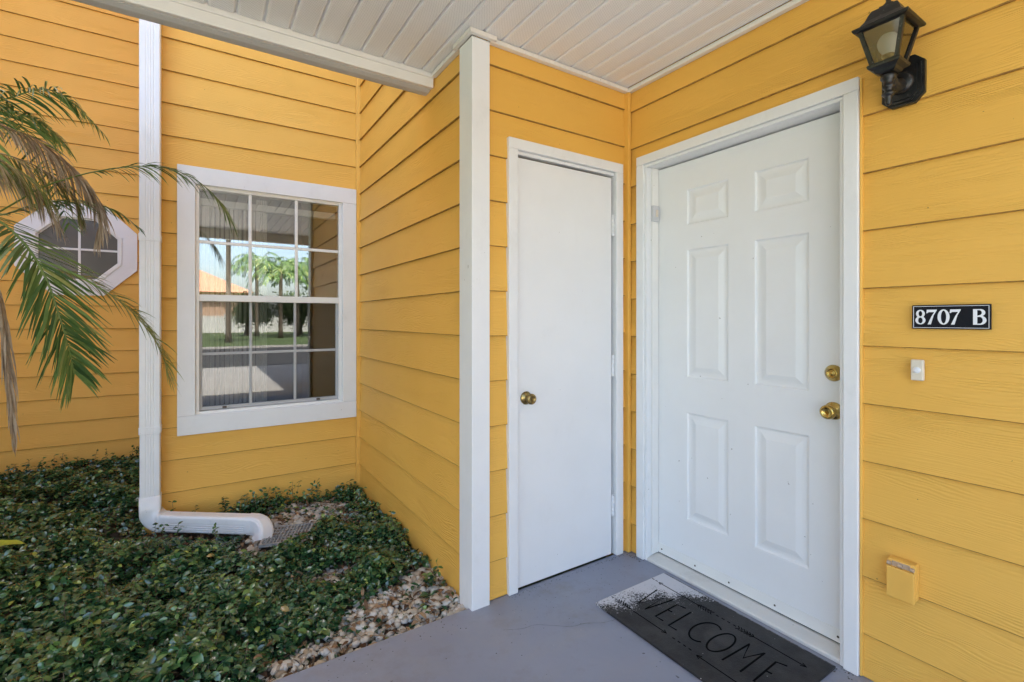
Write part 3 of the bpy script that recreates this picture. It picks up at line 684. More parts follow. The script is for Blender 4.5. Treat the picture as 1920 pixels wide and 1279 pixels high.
for k in range(4):
    lo = sq(B-.006, zb+.001); hi = sq(T-.006, zt-.001)
    a, b = lo[k], lo[(k+1) % 4]; c, d = hi[(k+1) % 4], hi[k]
    nrm = (Vector(b)-Vector(a)).cross(Vector(d)-Vector(a)).normalized()*.0012
    vs = [Vector(q) for q in (a, b, c, d)]; vs += [v-nrm for v in vs]
    MB().add(vs, [(0, 1, 2, 3), (7, 6, 5, 4), (0, 1, 5, 4), (1, 2, 6, 5), (2, 3, 7, 6), (3, 0, 4, 7)]).build('pane', 'lantern_glass', la)
mb = MB(); frust(mb, [(.0625, 2.1961), (.0715, 2.1985), (.0740, 2.2035), (.0735, 2.2075), (.058, 2.216), (.048, 2.230), (.040, 2.250), (.034, 2.262), (.020, 2.268), (.018, 2.274)]); mb.build('roof', 'black_metal', la)
mb = MB(); mb.lathe([(.010, 2.2741), (.014, 2.279), (.009, 2.284), (.006, 2.292), (.008, 2.298), (.002, 2.305)], (LX, LY, 0), 'z', 16); mb.build('top_knob', 'black_metal', la)
mb = MB(); mb.lathe([(.013, 2.0905), (.013, 2.112), (.018, 2.113), (.018, 2.118)], (LX, LY, 0), 'z', 20); mb.build('socket', 'aged_brass', la)
mb = MB(); mb.lathe([(.014, 2.1185), (.018, 2.126), (.026, 2.140), (.0295, 2.155), (.028, 2.168), (.021, 2.180), (.010, 2.186), (.002, 2.187)], (LX, LY, 0), 'z', 24); mb.build('bulb', 'bulb_glass', la)

# ------------------------------------------------------------------ number sign
SGY0, SGY1, SGZ0, SGZ1 = -1.4405, -1.2535, 1.246, 1.3225
sg = MB().box(-.011, -.003, SGY0, SGY1, SGZ0, SGZ1, .0015).build('number_sign', 'sign_black', None, label='black house-number sign with white letters reading 8707 B', category='sign')
mb = MB(); bw = .0014; i_ = .0035
for b in ((SGY0+i_, SGY1-i_, SGZ0+i_, SGZ0+i_+bw), (SGY0+i_, SGY1-i_, SGZ1-i_-bw, SGZ1-i_), (SGY0+i_, SGY0+i_+bw, SGZ0+i_+bw, SGZ1-i_-bw), (SGY1-i_-bw, SGY1-i_, SGZ0+i_+bw, SGZ1-i_-bw)): mb.box(-.0115, -.0109, *b)
mb.build('border', 'sign_white', sg)
def ell(cx, cy, rx, ry, n=28, ph=0): return [(cx+rx*math.cos(2*math.pi*k/n+ph), cy+ry*math.sin(2*math.pi*k/n+ph)) for k in range(n)]
def glyph(ch):
    # outlines in a 0..1 high box (first list filled outlines, second holes)
    if ch == '8': return [[*arcpath([(.28, .73, .245, .27)], -40, 220), *arcpath([(.28, .28, .28, .28)], 130, 410)]], [ell(.28, .735, .10, .185), ell(.28, .27, .125, .20)], .56
    if ch == '0': return [ell(.31, .5, .31, .51, 36)], [ell(.31, .5, .135, .43, 30)], .62
    if ch == '7': return [[(.0, .76), (.03, 1.0), (.56, 1.0), (.56, .95), (.40, .62), (.25, 0.0), (.07, 0.0), (.28, .55), (.43, .83), (.13, .83), (.05, .76)]], [], .56
    if ch == 'B': return [[(0, 0), (0, 1), (.30, 1), *arcq(.32, .77, .22, .23, 88, -62), *arcq(.33, .285, .26, .285, 62, -90)]], [[(.185, .93), *arcq(.27, .77, .115, .16, 85, -85), (.185, .58)], [(.185, .50), *arcq(.29, .285, .135, .215, 85, -85), (.185, .07)]], .60
def arcq(cx, cy, rx, ry, a0, a1, n=12): return [(cx+rx*math.cos(rad(a0+(a1-a0)*k/n)), cy+ry*math.sin(rad(a0+(a1-a0)*k/n))) for k in range(n+1)]
def arcpath(spec, a0, a1, n=20): cx, cy, rx, ry = spec[0]; return arcq(cx, cy, rx, ry, a0, a1, n)
def char_mesh(ch, name):
    outl, holes, w = glyph(ch)
    cu = bpy.data.curves.new(name, 'CURVE'); cu.dimensions = '2D'; cu.fill_mode = 'BOTH'; cu.extrude = .008
    for poly in outl+holes:
        sp = cu.splines.new('POLY'); sp.points.add(len(poly)-1); sp.use_cyclic_u = True
        for p, (x, y) in zip(sp.points, poly): p.co = (x, y, 0, 1)
    ob = bpy.data.objects.new(name, cu); me = bpy.data.meshes.new_from_object(ob); bpy.data.objects.remove(ob); bpy.data.curves.remove(cu)
    return me, w
y = -1.2625; H = .047; zb_ = 1.2605
for ch, yl_, wpx in (('8', -1.2625, .026), ('7', -1.2905, .026), ('0', -1.3185, .029), ('7', -1.3475, .026), ('B', -1.4015, .030)):
    me, w = char_mesh(ch, 'character'); me.materials.append(M['sign_white'])
    vs = np.array([v.co for v in me.vertices]); sxx = wpx/w
    nv = np.stack([-.0112-(vs[:, 2]+.008)*.05, -vs[:, 0]*sxx, vs[:, 1]*H], 1)
    me.vertices.foreach_set('co', nv.ravel()); me.flip_normals(); me.update()
    place(bpy.data.objects.new('character', me), (0, yl_, zb_), sg)

# ------------------------------------------------------------------ doorbell, outlet cover
db = MB().box(-.019, -.003, -1.285, -1.2515, 1.078, 1.146, .004).build('doorbell', 'cream_plastic', None, label='small cream doorbell under the house-number sign', category='doorbell')
MB().lathe([(.0095, -.0188), (.0095, -.0205), (.0085, -.0225), (.004, -.0228), (.001, -.0226)], (0, -1.2683, 1.112), 'x', 20).build('button', 'sign_white', db)
MB().lathe([(.0110, -.0188), (.0112, -.0198), (.0098, -.0202), (.0097, -.0188)], (0, -1.2683, 1.112), 'x', 20).build('ring', 'blind_fabric', db)
oc = MB().box(-.030, .004, -1.268, -1.192, .36, .478, .004).build('outlet_cover', 'yellow_trim_paint', None, label='yellow-painted outlet cover low on the siding near the door', category='outlet cover')
MB().box(-.041, -.0302, -1.2675, -1.1925, .355, .456, .003).build('flap', 'yellow_trim_paint', oc)
mb = MB()
for a, b in ((-1.266, -1.256), (-1.236, -1.224), (-1.204, -1.194)): mb.sweep([((-.034, y_, .4645), (1, 0, 0), (0, 0, 1)) for y_ in (a, b)], lambda i: [(.0062*math.cos(k*math.pi/5), .0062*math.sin(k*math.pi/5)) for k in range(10)])
mb.box(-.0305, -.0300, -1.255, -1.205, .457, .474); mb.build('hinge', 'worn_plastic', oc)

# ------------------------------------------------------------------ welcome mat
U0, U1, V0, V1 = .025, .79, -.022, .440
def mp(u, v, z=0): return (v-.475, -.25-u, z)
MZ = FZ+.0095
mcx, mcy = (V0+V1)/2-.475, -.25-(U0+U1)/2
mat_o = MB().box(V0-.475, V1-.475, -.25-U1, -.25-U0, FZ+.0005, MZ, .002).build('welcome_mat', 'black_rubber', None, center=(mcx, mcy, FZ), label='black rubber welcome mat with arrows and white paint specks by the entry', category='doormat')
def stroke(name, lines, w=.0032, h=.0011, mat='rubber_groove'):
    mb = MB()
    for ln in lines:
        P = [Vector(mp(*q)) for q in ln]
        pts = []
        for i, p in enumerate(P):
            tg = (P[min(i+1, len(P)-1)]-P[max(i-1, 0)]).normalized(); sd_ = Vector((-tg.y, tg.x, 0)); pts.append((p+Vector((0, 0, MZ-.0004)), sd_, Vector((0, 0, 1))))
        mb.sweep(pts, lambda i: [(-w/2, 0), (-w*.3, h), (w*.3, h), (w/2, 0)])
    return mb.build(name, mat, mat_o)
T0, B0 = .288, .124
def curve(cx, cy, rx, ry, a0, a1, n=18): return [(cx+rx*math.cos(rad(a0+(a1-a0)*k/n)), cy+ry*math.sin(rad(a0+(a1-a0)*k/n))) for k in range(n+1)]
letters = [
 [[(.108, T0), (.133, B0+.004), (.168, .262), (.179, B0), (.2, T0)]],
 [[(.272, .279), (.262, .276), (.233, .268), (.237, B0), (.275, .127)], [(.236, .205), (.256, .208)]],
 [[(.301, .272), (.307, B0-.003), (.345, .124)]],
 [curve(.415, .21, .047, .080, 55, 305, 22)],
 [curve(.487, .208, .034, .078, 0, 360, 30)],
 [[(.546, B0), (.552, .292), (.583, .198), (.612, .29), (.616, B0)]],
 [[(.694, .292), (.660, .279), (.667, B0-.004), (.705, .127)], [(.664, .205), (.684, .208)]]]
for L_ in letters: stroke('letter', L_, .0078, .0018)
def arrow(u0, u1, v, head_at, fl_at):
    lines = [[(u0, v), (u1, v)]]
    d = 1 if head_at > fl_at else -1
    lines += [[(head_at-d*.018, v+.010), (head_at, v), (head_at-d*.018, v-.010)]]
    for q in range(6):
        f = fl_at+d*q*.012; lines += [[(f-d*.012, v+.012), (f, v+.001)], [(f-d*.012, v-.012), (f, v-.001)]]
    return lines
for a in ((.07, .30, .345, .070, .345), (.50, .735, .345, .735, .478), (.10, .335, .074, .335, .078), (.48, .735, .066, .478, .745)):
    stroke('arrow', arrow(*a), .0048, .0013)
stroke('dashes', [[(u, .347), (u+.012, .347)] for u in (.030, .05, .372, .398, .424, .45)]+[[(u, .073), (u+.012, .073)] for u in (.032, .052, .365, .39, .415, .44)], .006)
mb = MB(); mb.box(V1-.475-.007, V1-.475-.003, -.25-U1+.004, -.25-U0-.004, MZ-.0008, MZ+.0007); mb.build('edge_lip', 'rubber_edge', mat_o)

# ------------------------------------------------------------------ palm
def catmull(P, n):
    P = [Vector(p) for p in P]; P = [P[0]*2-P[1]]+P+[P[-1]*2-P[-2]]; out = []
    segs = len(P)-3
    for i in range(n+1):
        s = min(i/n*segs, segs-1e-6); k = int(s); f = s-k; a, b, c, d = P[k:k+4]
        out.append(.5*((2*b)+(c-a)*f+(2*a-5*b+4*c-d)*f*f+(3*b-a-3*c+d)*f**3))
    return out
def frond_mesh(path, leaflet=.2, npair=34, droop=.35, start=.22, width=.009, rw=.006, spread=1.0, limp=0.0, seed=0, fwd=.55, tip=.45):
    rg = random.Random(seed); mb = MB(); N = 60; C = catmull(path, N)
    tang = [(C[min(i+1, N)]-C[max(i-1, 0)]).normalized() for i in range(N+1)]
    up = Vector((0, 0, 1)); pts = []; SD = [tang[0].cross(up).normalized()]
    for i in range(1, N+1): SD.append((SD[-1]-tang[i]*SD[-1].dot(tang[i])).normalized())
    for i in range(0, N+1, 3): pts.append((C[i], SD[i], SD[i].cross(tang[i]).normalized()))
    def pr(i):
        r = rw*(1-.8*i/(len(pts)-1)); return [(r, 0), (0, r*.7), (-r, 0), (0, -r*.7)]
    mb.sweep(pts, pr); mb.attr = [.75]*len(mb.f)
    for k in range(npair):
        f = start+(1-start)*(k+.5)/npair
        L = leaflet*(min(1, .35+2.6*(f-start)/(1-start)))*(1-(1-tip)*max(0, (f-.55)/.45))
        for sg_ in (-1, 1):
            ff = min(.999, f+rg.uniform(-.006, .006)); x = ff*N; i = int(x); p = C[i].lerp(C[min(i+1, N)], x-i); t = tang[i]
            s = SD[i]; n = s.cross(t).normalized()
            d = (t*(fwd+.5*max(0, f-.8)/.2)+s*sg_*spread*rg.uniform(.75, 1.1)+n*rg.uniform(.0, .45)+Vector((rg.uniform(-.12, .12), rg.uniform(-.12, .12), -limp*rg.uniform(.6, 1.3)))).normalized()
            l = L*rg.uniform(.78, 1.1); w = width*rg.uniform(.8, 1.15)
            q = []; pos = p.copy(); dd = d.copy(); tw = rg.uniform(-.5, .5)
            wn_ = d.cross(n); wn_ = wn_.normalized() if wn_.length > .05 else s
            wn_ = (wn_*math.cos(tw)+n*math.sin(tw)).normalized()
            segs = 4
            for m in range(segs+1):
                ww = w*(.45, 1, .95, .62, .06)[m]; q.append((pos-wn_*ww*.5, pos+wn_*ww*.5)); pos = pos+dd*l/segs; dd = (dd+Vector((0, 0, -droop*rg.uniform(.6, 1.3)*.5))).normalized()
            vs = [v for a in q for v in a]
            mb.add(vs, [(2*m, 2*m+1, 2*m+3, 2*m+2) for m in range(segs)], True, .02+.93*rg.random())
    return mb
PX, PY = -2.895, .985
palm = empty('palm_tree', (PX, PY, -.03), label='feathery palm reaching in from the left over the planting bed', category='palm')
pr = [(.055+.009*(k % 2)+.02*math.exp(-k*.6), -.05+k*.055) for k in range(33)]+[(.045, 1.80), (.015, 1.85)]
MB().lathe(pr, (PX, PY, 0), 'z', 14).build('trunk', 'palm_trunk_bark', palm)
FR = [
 ('palm_green', [(-2.869,.945,1.799),(-2.66,.749,2.045),(-2.542,.673,2.116),(-2.447,.634,2.149),(-2.368,.619,2.108),(-2.282,.622,2.01)], dict(leaflet=.16, npair=50, droop=.55, width=.008, limp=.45, fwd=.6, tip=.3)),
 ('palm_dead', [(-2.893,1.021,1.803),(-2.754,.99,2.066),(-2.622,1.023,2.084),(-2.514,1.072,2.027),(-2.414,1.126,1.912),(-2.36,1.15,1.785),(-2.39,1.23,1.665)], dict(leaflet=.21, npair=95, droop=.8, width=.008, limp=.9, spread=.55, fwd=.8)),
 ('palm_mixed', [(-2.903,1.051,1.808),(-2.793,1.075,1.986),(-2.678,1.119,1.998),(-2.578,1.174,1.971),(-2.477,1.167,1.887),(-2.445,1.206,1.772)], dict(leaflet=.24, npair=70, droop=.6, width=.008, limp=.8, spread=.7)),
 ('palm_green', [(-2.893,1.021,1.739),(-2.7,1.014,1.714),(-2.56,1.042,1.846),(-2.424,1.073,1.939),(-2.274,1.095,2.005),(-2.129,1.096,2.033),(-1.997,1.057,1.992),(-1.895,1.014,1.897),(-1.833,.986,1.785)], dict(leaflet=.155, npair=52, droop=.5, width=.0075, limp=.45, start=.40, rw=.006, fwd=.9, spread=.6, tip=.9)),
 ('palm_green', [(-2.893,1.021,1.697),(-2.717,1.145,1.729),(-2.588,1.18,1.807),(-2.445,1.206,1.847),(-2.321,1.245,1.82),(-2.23,1.245,1.75)], dict(leaflet=.14, npair=60, droop=.35, width=.0095, limp=.35, fwd=.75)),
 ('palm_green', [(-2.869,.945,1.748),(-2.624,.666,1.664),(-2.494,.522,1.558),(-2.423,.476,1.426),(-2.388,.477,1.293),(-2.366,.498,1.177),(-2.358,.552,1.074)], dict(leaflet=.25, npair=74, droop=.20, width=.0105, limp=.30, fwd=.8, spread=.95, tip=.62, rw=.008, start=.12)),
 ('palm_yellow_green', [(-2.893,1.021,1.718),(-2.718,1.086,1.616),(-2.554,1.098,1.518),(-2.414,1.126,1.461),(-2.287,1.127,1.363),(-2.194,1.114,1.247),(-2.131,1.121,1.126),(-2.096,1.122,.99)], dict(leaflet=.215, npair=84, droop=.28, width=.0068, limp=.15, fwd=.65, tip=.65)),
 ('palm_dead', [(-2.869,.945,1.768),(-2.693,.771,1.635),(-2.609,.716,1.434),(-2.576,.695,1.194),(-2.569,.714,.991),(-2.567,.748,.831)], dict(leaflet=.20, npair=60, droop=.9, width=.007, limp=1.1, spread=.25, fwd=1.0)),
 ('palm_dead', [(-2.9,1,1.75),(-2.76,1.0,1.9),(-2.65,1.03,1.9),(-2.56,1.07,1.82),(-2.5,1.1,1.7)], dict(leaflet=.2, npair=60, droop=.7, width=.007, limp=.7, spread=.7)),
 ('palm_green', [(-2.88,.95,1.8),(-2.72,.84,2.02),(-2.6,.78,2.08),(-2.5,.75,2.06),(-2.42,.75,1.98)], dict(leaflet=.2, npair=50, droop=.45, width=.009, limp=.35)),
 ('palm_mixed', [(-2.9,1.0,1.78),(-2.76,.93,1.93),(-2.66,.92,1.93),(-2.57,.95,1.87),(-2.50,.98,1.78)], dict(leaflet=.22, npair=50, droop=.7, width=.008, limp=.7, spread=.8)),
]
for k, (ang, up_, ln) in enumerate(((100, .5, .85), (140, .75, .95), (180, .45, .9), (215, .8, .95), (250, .35, .85), (70, .95, .9), (300, .95, .7), (160, .1, .8), (230, -.05, .75))):
    a = rad(ang); d = Vector((math.cos(a), math.sin(a), 0)); o = Vector((PX, PY, 1.78)); e = up_
    pth = [o, o+d*ln*.35+Vector((0, 0, ln*(.18+e*.35))), o+d*ln*.7+Vector((0, 0, ln*(.12+e*.35))), o+d*ln+Vector((0, 0, ln*(-.15+e*.2)))]
    FR.append(('palm_green', [tuple(p) for p in pth], dict(leaflet=.2, npair=32, droop=.35, width=.01, limp=.2)))
for k, (mt, path, kw) in enumerate(FR):
    frond_mesh(path, seed=k+3, **kw).build('frond', mt, palm, fixn=False)

# yellow-green leaf tip at the left edge: a broad-leaved plant standing in the bed
bp = empty('broadleaf_plant', (-2.80, .93, -.02), label='broad yellow-green leaf poking in low above the ground cover', category='plant')
for k, (e, wd) in enumerate((((-2.545, .80, .385), .06), ((-3.0, .72, .36), .06), ((-2.95, 1.15, .40), .06))):
    A = Vector((-2.80, .93, -.02)); E_ = Vector(e); C = catmull([A, A.lerp(E_, .35)+Vector((0, 0, .22)), A.lerp(E_, .75)+Vector((0, 0, .10)), E_], 12)
    mb = MB(); vs = []; fs = []
    for i, p in enumerate(C):
        t = (C[min(i+1, 12)]-C[max(i-1, 0)]).normalized(); s = t.cross(Vector((0, 0, 1))).normalized(); f = i/12
        w = wd*(.08 if f < .2 else max(.01, math.sin(math.pi*min(1, .12+(f-.2)/.8*.88)))); n = s.cross(t)
        vs += [p-s*w*.5+n*w*.12, p, p+s*w*.5+n*w*.12]
        if i: fs += [(i*3-3, i*3-2, i*3+1, i*3), (i*3-2, i*3-1, i*3+2, i*3+1)]
    mb.add(vs, fs, True, .35+.3*k); mb.build('leaf', 'yellow_leaf', bp, fixn=False)

# ------------------------------------------------------------------ gravel, litter, ground cover
def nz(x, y): return .5+.25*np.sin(x*7.3+2.1*np.sin(y*5.2))+.25*np.sin(y*8.7+1.9*np.sin(x*6.1)+1)
def gravel_mask(x, y):
    edge = np.interp(x, [-2.02, -1.80, -1.72, -1.42, -1.15, -.96], [.02, .08, .15, .36, .45, .50])
    g1 = np.clip((edge+.10*(nz(x*2, y*2)-.5)-y)/.10, 0, 1)*(x > -2.05)
    d2 = np.sqrt(((x+1.34)/.27)**2+((y-1.50)/.25)**2); g2 = np.clip((1.08-d2+.5*(nz(x*3, y*3)-.5))/.25, 0, 1)
    d3 = np.sqrt(((x+1.40)/.14)**2+((y-.62)/.10)**2); g3 = .75*np.clip((1.1-d3)/.4, 0, 1)
    d4 = np.sqrt(((x-GX)/.17)**2+((y-GY)/.14)**2); g4 = np.clip((1.25-d4)/.3, 0, 1)
    d5 = np.sqrt(((x+2.40)/.14)**2+((y-2.0)/.3)**2); g5 = .6*np.clip((1.1-d5)/.4, 0, 1)
    return np.maximum.reduce([g1, g2, g3, g4, g5])
# pebbles
def ico():
    bm = bmesh.new(); bmesh.ops.create_icosphere(bm, subdivisions=2, radius=1); bm.verts.index_update()
    v = np.array([q.co[:] for q in bm.verts]); f = np.array([[q.index for q in t.verts] for t in bm.faces]); bm.free(); return v, f
IV, IF = ico()
def mesh_np(name, V, F, tone, mat, smooth, **props):
    me = bpy.data.meshes.new(name); nf = len(F); k = F.shape[1]
    me.vertices.add(len(V)); me.vertices.foreach_set('co', V.astype(np.float32).ravel())
    me.loops.add(nf*k); me.loops.foreach_set('vertex_index', F.astype(np.int32).ravel())
    me.polygons.add(nf); me.polygons.foreach_set('loop_start', np.arange(0, nf*k, k, dtype=np.int32)); me.polygons.foreach_set('use_smooth', np.full(nf, smooth))
    at = me.attributes.new('tone', 'FLOAT', 'FACE'); at.data.foreach_set('value', tone.astype(np.float32))
    me.update(calc_edges=True); me.validate(); me.materials.append(M[mat])
    return place(bpy.data.objects.new(name, me), (0, 0, 0), None, 0, **props)
NP_ = 15000
px = RNG.uniform(-2.1, XC-.0, NP_*3); py = RNG.uniform(.016, YW-.02, NP_*3)
gm = gravel_mask(px, py); keep = RNG.random(len(px)) < gm*(.18+.72*np.clip(nz(px*6, py*6)*1.6-.35, 0, 1))+.03
keep &= ~((np.abs((px-GX)*math.cos(GA)+(py-GY)*math.sin(GA)) < GS) & (np.abs(-(px-GX)*math.sin(GA)+(py-GY)*math.cos(GA)) < GS))
px, py = px[keep][:4600], py[keep][:4600]; n = len(px)
sz = np.clip(RNG.lognormal(math.log(.0088), .42, n), .0045, .024)
sx3 = np.stack([sz*RNG.uniform(.85, 1.35, n), sz*RNG.uniform(.75, 1.1, n), sz*RNG.uniform(.5, .8, n)], 1)
ang = RNG.uniform(0, 6.28, n); ca, sa = np.cos(ang), np.sin(ang)
lump = 1+.13*np.sin(IV @ RNG.normal(0, 2.2, (3, n))+RNG.uniform(0, 6, n)).T+.08*np.sin(IV @ RNG.normal(0, 4, (3, n))+RNG.uniform(0, 6, n)).T
V = IV[None]*lump[..., None]*sx3[:, None]
V = np.stack([V[..., 0]*ca[:, None]-V[..., 1]*sa[:, None], V[..., 0]*sa[:, None]+V[..., 1]*ca[:, None], V[..., 2]], 2)
bz = np.array([bed_z(a, b) for a, b in zip(px, py)])
V += np.stack([px, py, bz+sx3[:, 2]*.5+RNG.uniform(0, .012, n)], 1)[:, None]
V[..., 1] = np.maximum(V[..., 1], .0135)
F = (IF[None]+np.arange(n)[:, None, None]*len(IV)).reshape(-1, 3)
mesh_np('gravel', V.reshape(-1, 3), F, np.repeat(RNG.random(n), len(IF)), 'pebble_stone', True, kind='stuff', label='cream and tan river pebbles along the slab edge and round the drain', category='gravel')

# dry leaf litter and twigs
def leaf_cloud(P, Nn, ln, wd, az, fold=.25):
    """leaf blades: 2x3 strip folded on the midrib, P base points, Nn normals, az heading"""
    n = len(P); h = np.stack([np.cos(az), np.sin(az), np.zeros(n)], 1)
    h = h-Nn*(h*Nn).sum(1)[:, None]; h /= np.linalg.norm(h, axis=1)[:, None]; s = np.cross(Nn, h)
    rows = [(0, .10, 0), (.28, .85, .02), (.58, 1.0, .0), (.82, .62, -.05), (1.0, .04, -.12)]
    V = []
    for f, w, dz in rows:
        c = P+h*(ln*f)[:, None]+Nn*(ln*dz)[:, None]
        V += [c-s*(wd*w*.5)[:, None]+Nn*(wd*w*fold*.5)[:, None], c, c+s*(wd*w*.5)[:, None]+Nn*(wd*w*fold*.5)[:, None]]
    V = np.stack(V, 1); k = 15; F = []
    for i in range(4): F += [(i*3, i*3+1, i*3+4, i*3+3), (i*3+1, i*3+2, i*3+5, i*3+4)]
    F = (np.array(F)[None]+np.arange(n)[:, None, None]*k).reshape(-1, 4)
    return V.reshape(-1, 3), F
def normals(n, tilt):
    th = np.abs(RNG.normal(0, tilt, n)); ph = RNG.uniform(0, 6.28, n); return np.stack([np.sin(th)*np.cos(ph), np.sin(th)*np.sin(ph), np.cos(th)], 1)
n = 3200
lx = RNG.uniform(-2.6, XC-.03, n); ly = RNG.uniform(.03, YW-.05, n); lz_ = np.array([bed_z(a, b) for a, b in zip(lx, ly)])+.008+RNG.uniform(0, .022, n)
Vl, Fl = leaf_cloud(np.stack([lx, ly, lz_], 1), normals(n, .45), RNG.uniform(.015, .055, n), RNG.uniform(.006, .024, n), RNG.uniform(0, 6.28, n), .5)
Vl[:, 1] = np.maximum(Vl[:, 1], .0135)
mesh_np('leaf_litter', Vl, Fl, np.repeat(RNG.random(n), 8), 'dry_litter', True, kind='stuff', label='dry brown leaf litter and bark scraps between the pebbles', category='leaf litter')
# ground cover
N0 = 135000
gx = RNG.uniform(-4.3, XC-.012, N0); gy = RNG.uniform(.02, YL-.03, N0)
inside = ~((gx > WX0-.03) & (gy > YW-.03))
gm = gravel_mask(gx, gy)
dens = np.clip(1.1-1.25*gm, 0.06+.22*(nz(gx*5, gy*5) > .6), 1)
dens *= np.where(gx < -3.4, .5, 1)*np.where(gy > 2.6, .75, 1)
dens *= np.clip(.30+1.5*nz(gx*2.1+3, gy*2.4+1), .32, 1)
wallc = np.clip((gx+1.12)/.1, 0, 1)*np.clip((gy-.5)/.3, 0, 1); dens = np.maximum(dens, .75*wallc)
dens = np.where((np.abs(gx-GX) < .15) & (np.abs(gy-GY) < .14), .0, dens)
# keep the pipe run clear
rel = np.stack([gx-s0.x, gy-s0.y], 1); al = rel @ np.array([RD.x, RD.y]); ac = rel @ np.array([side.x, side.y])
onrun = ((al > -.12) & (al < RUNL+.14) & (np.abs(ac) < .065)) | ((al > RUNL-.02) & (al < RUNL+.16) & (ac > -.05) & (ac < .20))
dens = np.where(onrun, 0, dens)
k_ = inside & (RNG.random(N0) < dens); gx, gy, gm = gx[k_], gy[k_], gm[k_]; n = len(gx)
thick = (.082+.062*(nz(gx*1.7, gy*1.5)-.5)*2)*np.clip(1.1-gm, .25, 1)*np.clip((gy+.05)/.25, .45, 1)*np.where(gx > -1.75, .72, 1)
thick *= np.clip((YL-gy)/.5, .5, 1)
rel = np.stack([gx-s0.x, gy-s0.y], 1); al = np.clip(rel @ np.array([RD.x, RD.y]), -.05, RUNL+.1); dist = np.hypot(rel[:, 0]-al*RD.x, rel[:, 1]-al*RD.y)
thick *= np.clip((dist-.03)/.30, .3, 1)
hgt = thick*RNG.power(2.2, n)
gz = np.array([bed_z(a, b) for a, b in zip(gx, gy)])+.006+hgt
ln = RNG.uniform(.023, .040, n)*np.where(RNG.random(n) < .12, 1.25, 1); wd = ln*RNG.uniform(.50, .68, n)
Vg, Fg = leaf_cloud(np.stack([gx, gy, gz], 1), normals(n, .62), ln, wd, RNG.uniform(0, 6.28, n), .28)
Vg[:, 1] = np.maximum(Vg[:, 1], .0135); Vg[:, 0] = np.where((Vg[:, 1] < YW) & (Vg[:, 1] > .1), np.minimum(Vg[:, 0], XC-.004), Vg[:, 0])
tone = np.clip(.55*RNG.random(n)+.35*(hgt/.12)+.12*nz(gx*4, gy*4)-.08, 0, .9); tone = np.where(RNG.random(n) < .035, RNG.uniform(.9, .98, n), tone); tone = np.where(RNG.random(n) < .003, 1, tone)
# sprigs standing up along the walls
SV, SF, ST = [Vg], [Fg], [np.repeat(tone, 8)]; nv = len(Vg)
stem = MB()
def sprig(x, y, h, lean, nl):
    global nv
    base = np.array((x, y, bed_z(x, y))); d = np.array((lean[0], lean[1], 1.0)); P_ = []; az = []; 
    for q in range(nl):
        f = .25+.75*(q//2+1)/((nl+1)//2); P_.append(base+d*h*f); az.append(RNG.uniform(0, 6.28) if q % 2 == 0 else az[-1]+math.pi)
    v, f_ = leaf_cloud(np.array(P_), normals(nl, .7), RNG.uniform(.022, .036, nl), RNG.uniform(.013, .02, nl), np.array(az), .25)
    v[:, 1] = np.minimum(v[:, 1], (YW if x > WX0 else YL)-.003)
    SV.append(v); SF.append(f_+nv); ST.append(np.repeat(RNG.uniform(.2, .92, nl), 8)); nv += len(v)
    stem.sweep([(tuple(base), (1, 0, 0), (0, 1, 0)), (tuple(base+d*h), (1, 0, 0), (0, 1, 0))], lambda i: [(.0012, 0), (-.0007, .001), (-.0007, -.001)])
for q in range(46):
    x = RNG.uniform(-2.1, -1.2); sprig(x, YW-RNG.uniform(.03, .12), RNG.uniform(.06, .19), (RNG.uniform(-.3, .3), RNG.uniform(-.25, .05)), int(RNG.integers(6, 13)))
for q in range(26): sprig(XC-RNG.uniform(.03, .1), RNG.uniform(.25, 1.7), RNG.uniform(.06, .18), (RNG.uniform(-.3, .05), RNG.uniform(-.3, .3)), int(RNG.integers(5, 10)))
for q in range(60): sprig(RNG.uniform(-4.2, -2.3), YL-RNG.uniform(.03, .2), RNG.uniform(.06, .16), (RNG.uniform(-.3, .3), RNG.uniform(-.3, .0)), int(RNG.integers(6, 12)))
for q in range(260): sprig(RNG.uniform(-3.6, -1.75) if not q % 2 else RNG.uniform(-3.6, -2.35), RNG.uniform(.1, 3.0) if q % 2 else RNG.uniform(.1, 1.1), RNG.uniform(.09, .165), (RNG.uniform(-.4, .4), RNG.uniform(-.4, .4)), 8) if True else None
for q, (x, y) in enumerate(((-2.19, 1.57), (-2.15, 1.54), (-2.08, 1.50), (-1.90, 1.36))): sprig(x, y, .13, (.1, .1), 12)
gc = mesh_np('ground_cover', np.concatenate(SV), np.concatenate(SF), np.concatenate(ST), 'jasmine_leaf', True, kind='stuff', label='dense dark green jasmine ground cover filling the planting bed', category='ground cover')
stem.build('stem', 'palm_trunk_bark', gc, fixn=False, kind='stuff')
# twigs
tw = MB()
for q in range(120):
    x, y = RNG.uniform(-2.4, -1.0), RNG.uniform(.04, .6) if q % 3 else RNG.uniform(.1, 1.7); a = RNG.uniform(0, 6.28); l = RNG.uniform(.03, .14); z = bed_z(x, y)+.012; r = RNG.uniform(.0008, .0022)
    e2 = (x+math.cos(a)*l, max(.02, y+math.sin(a)*l), z+RNG.uniform(0, .02))
    tw.sweep([((x, y, z), (0, 0, 1), (-math.sin(a), math.cos(a), 0)), (e2, (0, 0, 1), (-math.sin(a), math.cos(a), 0))], lambda i: [(r, 0), (0, r), (-r, 0), (0, -r)]); 
tw.attr = [RNG.uniform(.2, 1) for _ in tw.f]
tw.build('twigs', 'dry_litter', None, fixn=False, kind='stuff', label='thin dry twigs lying among the pebbles', category='twigs')

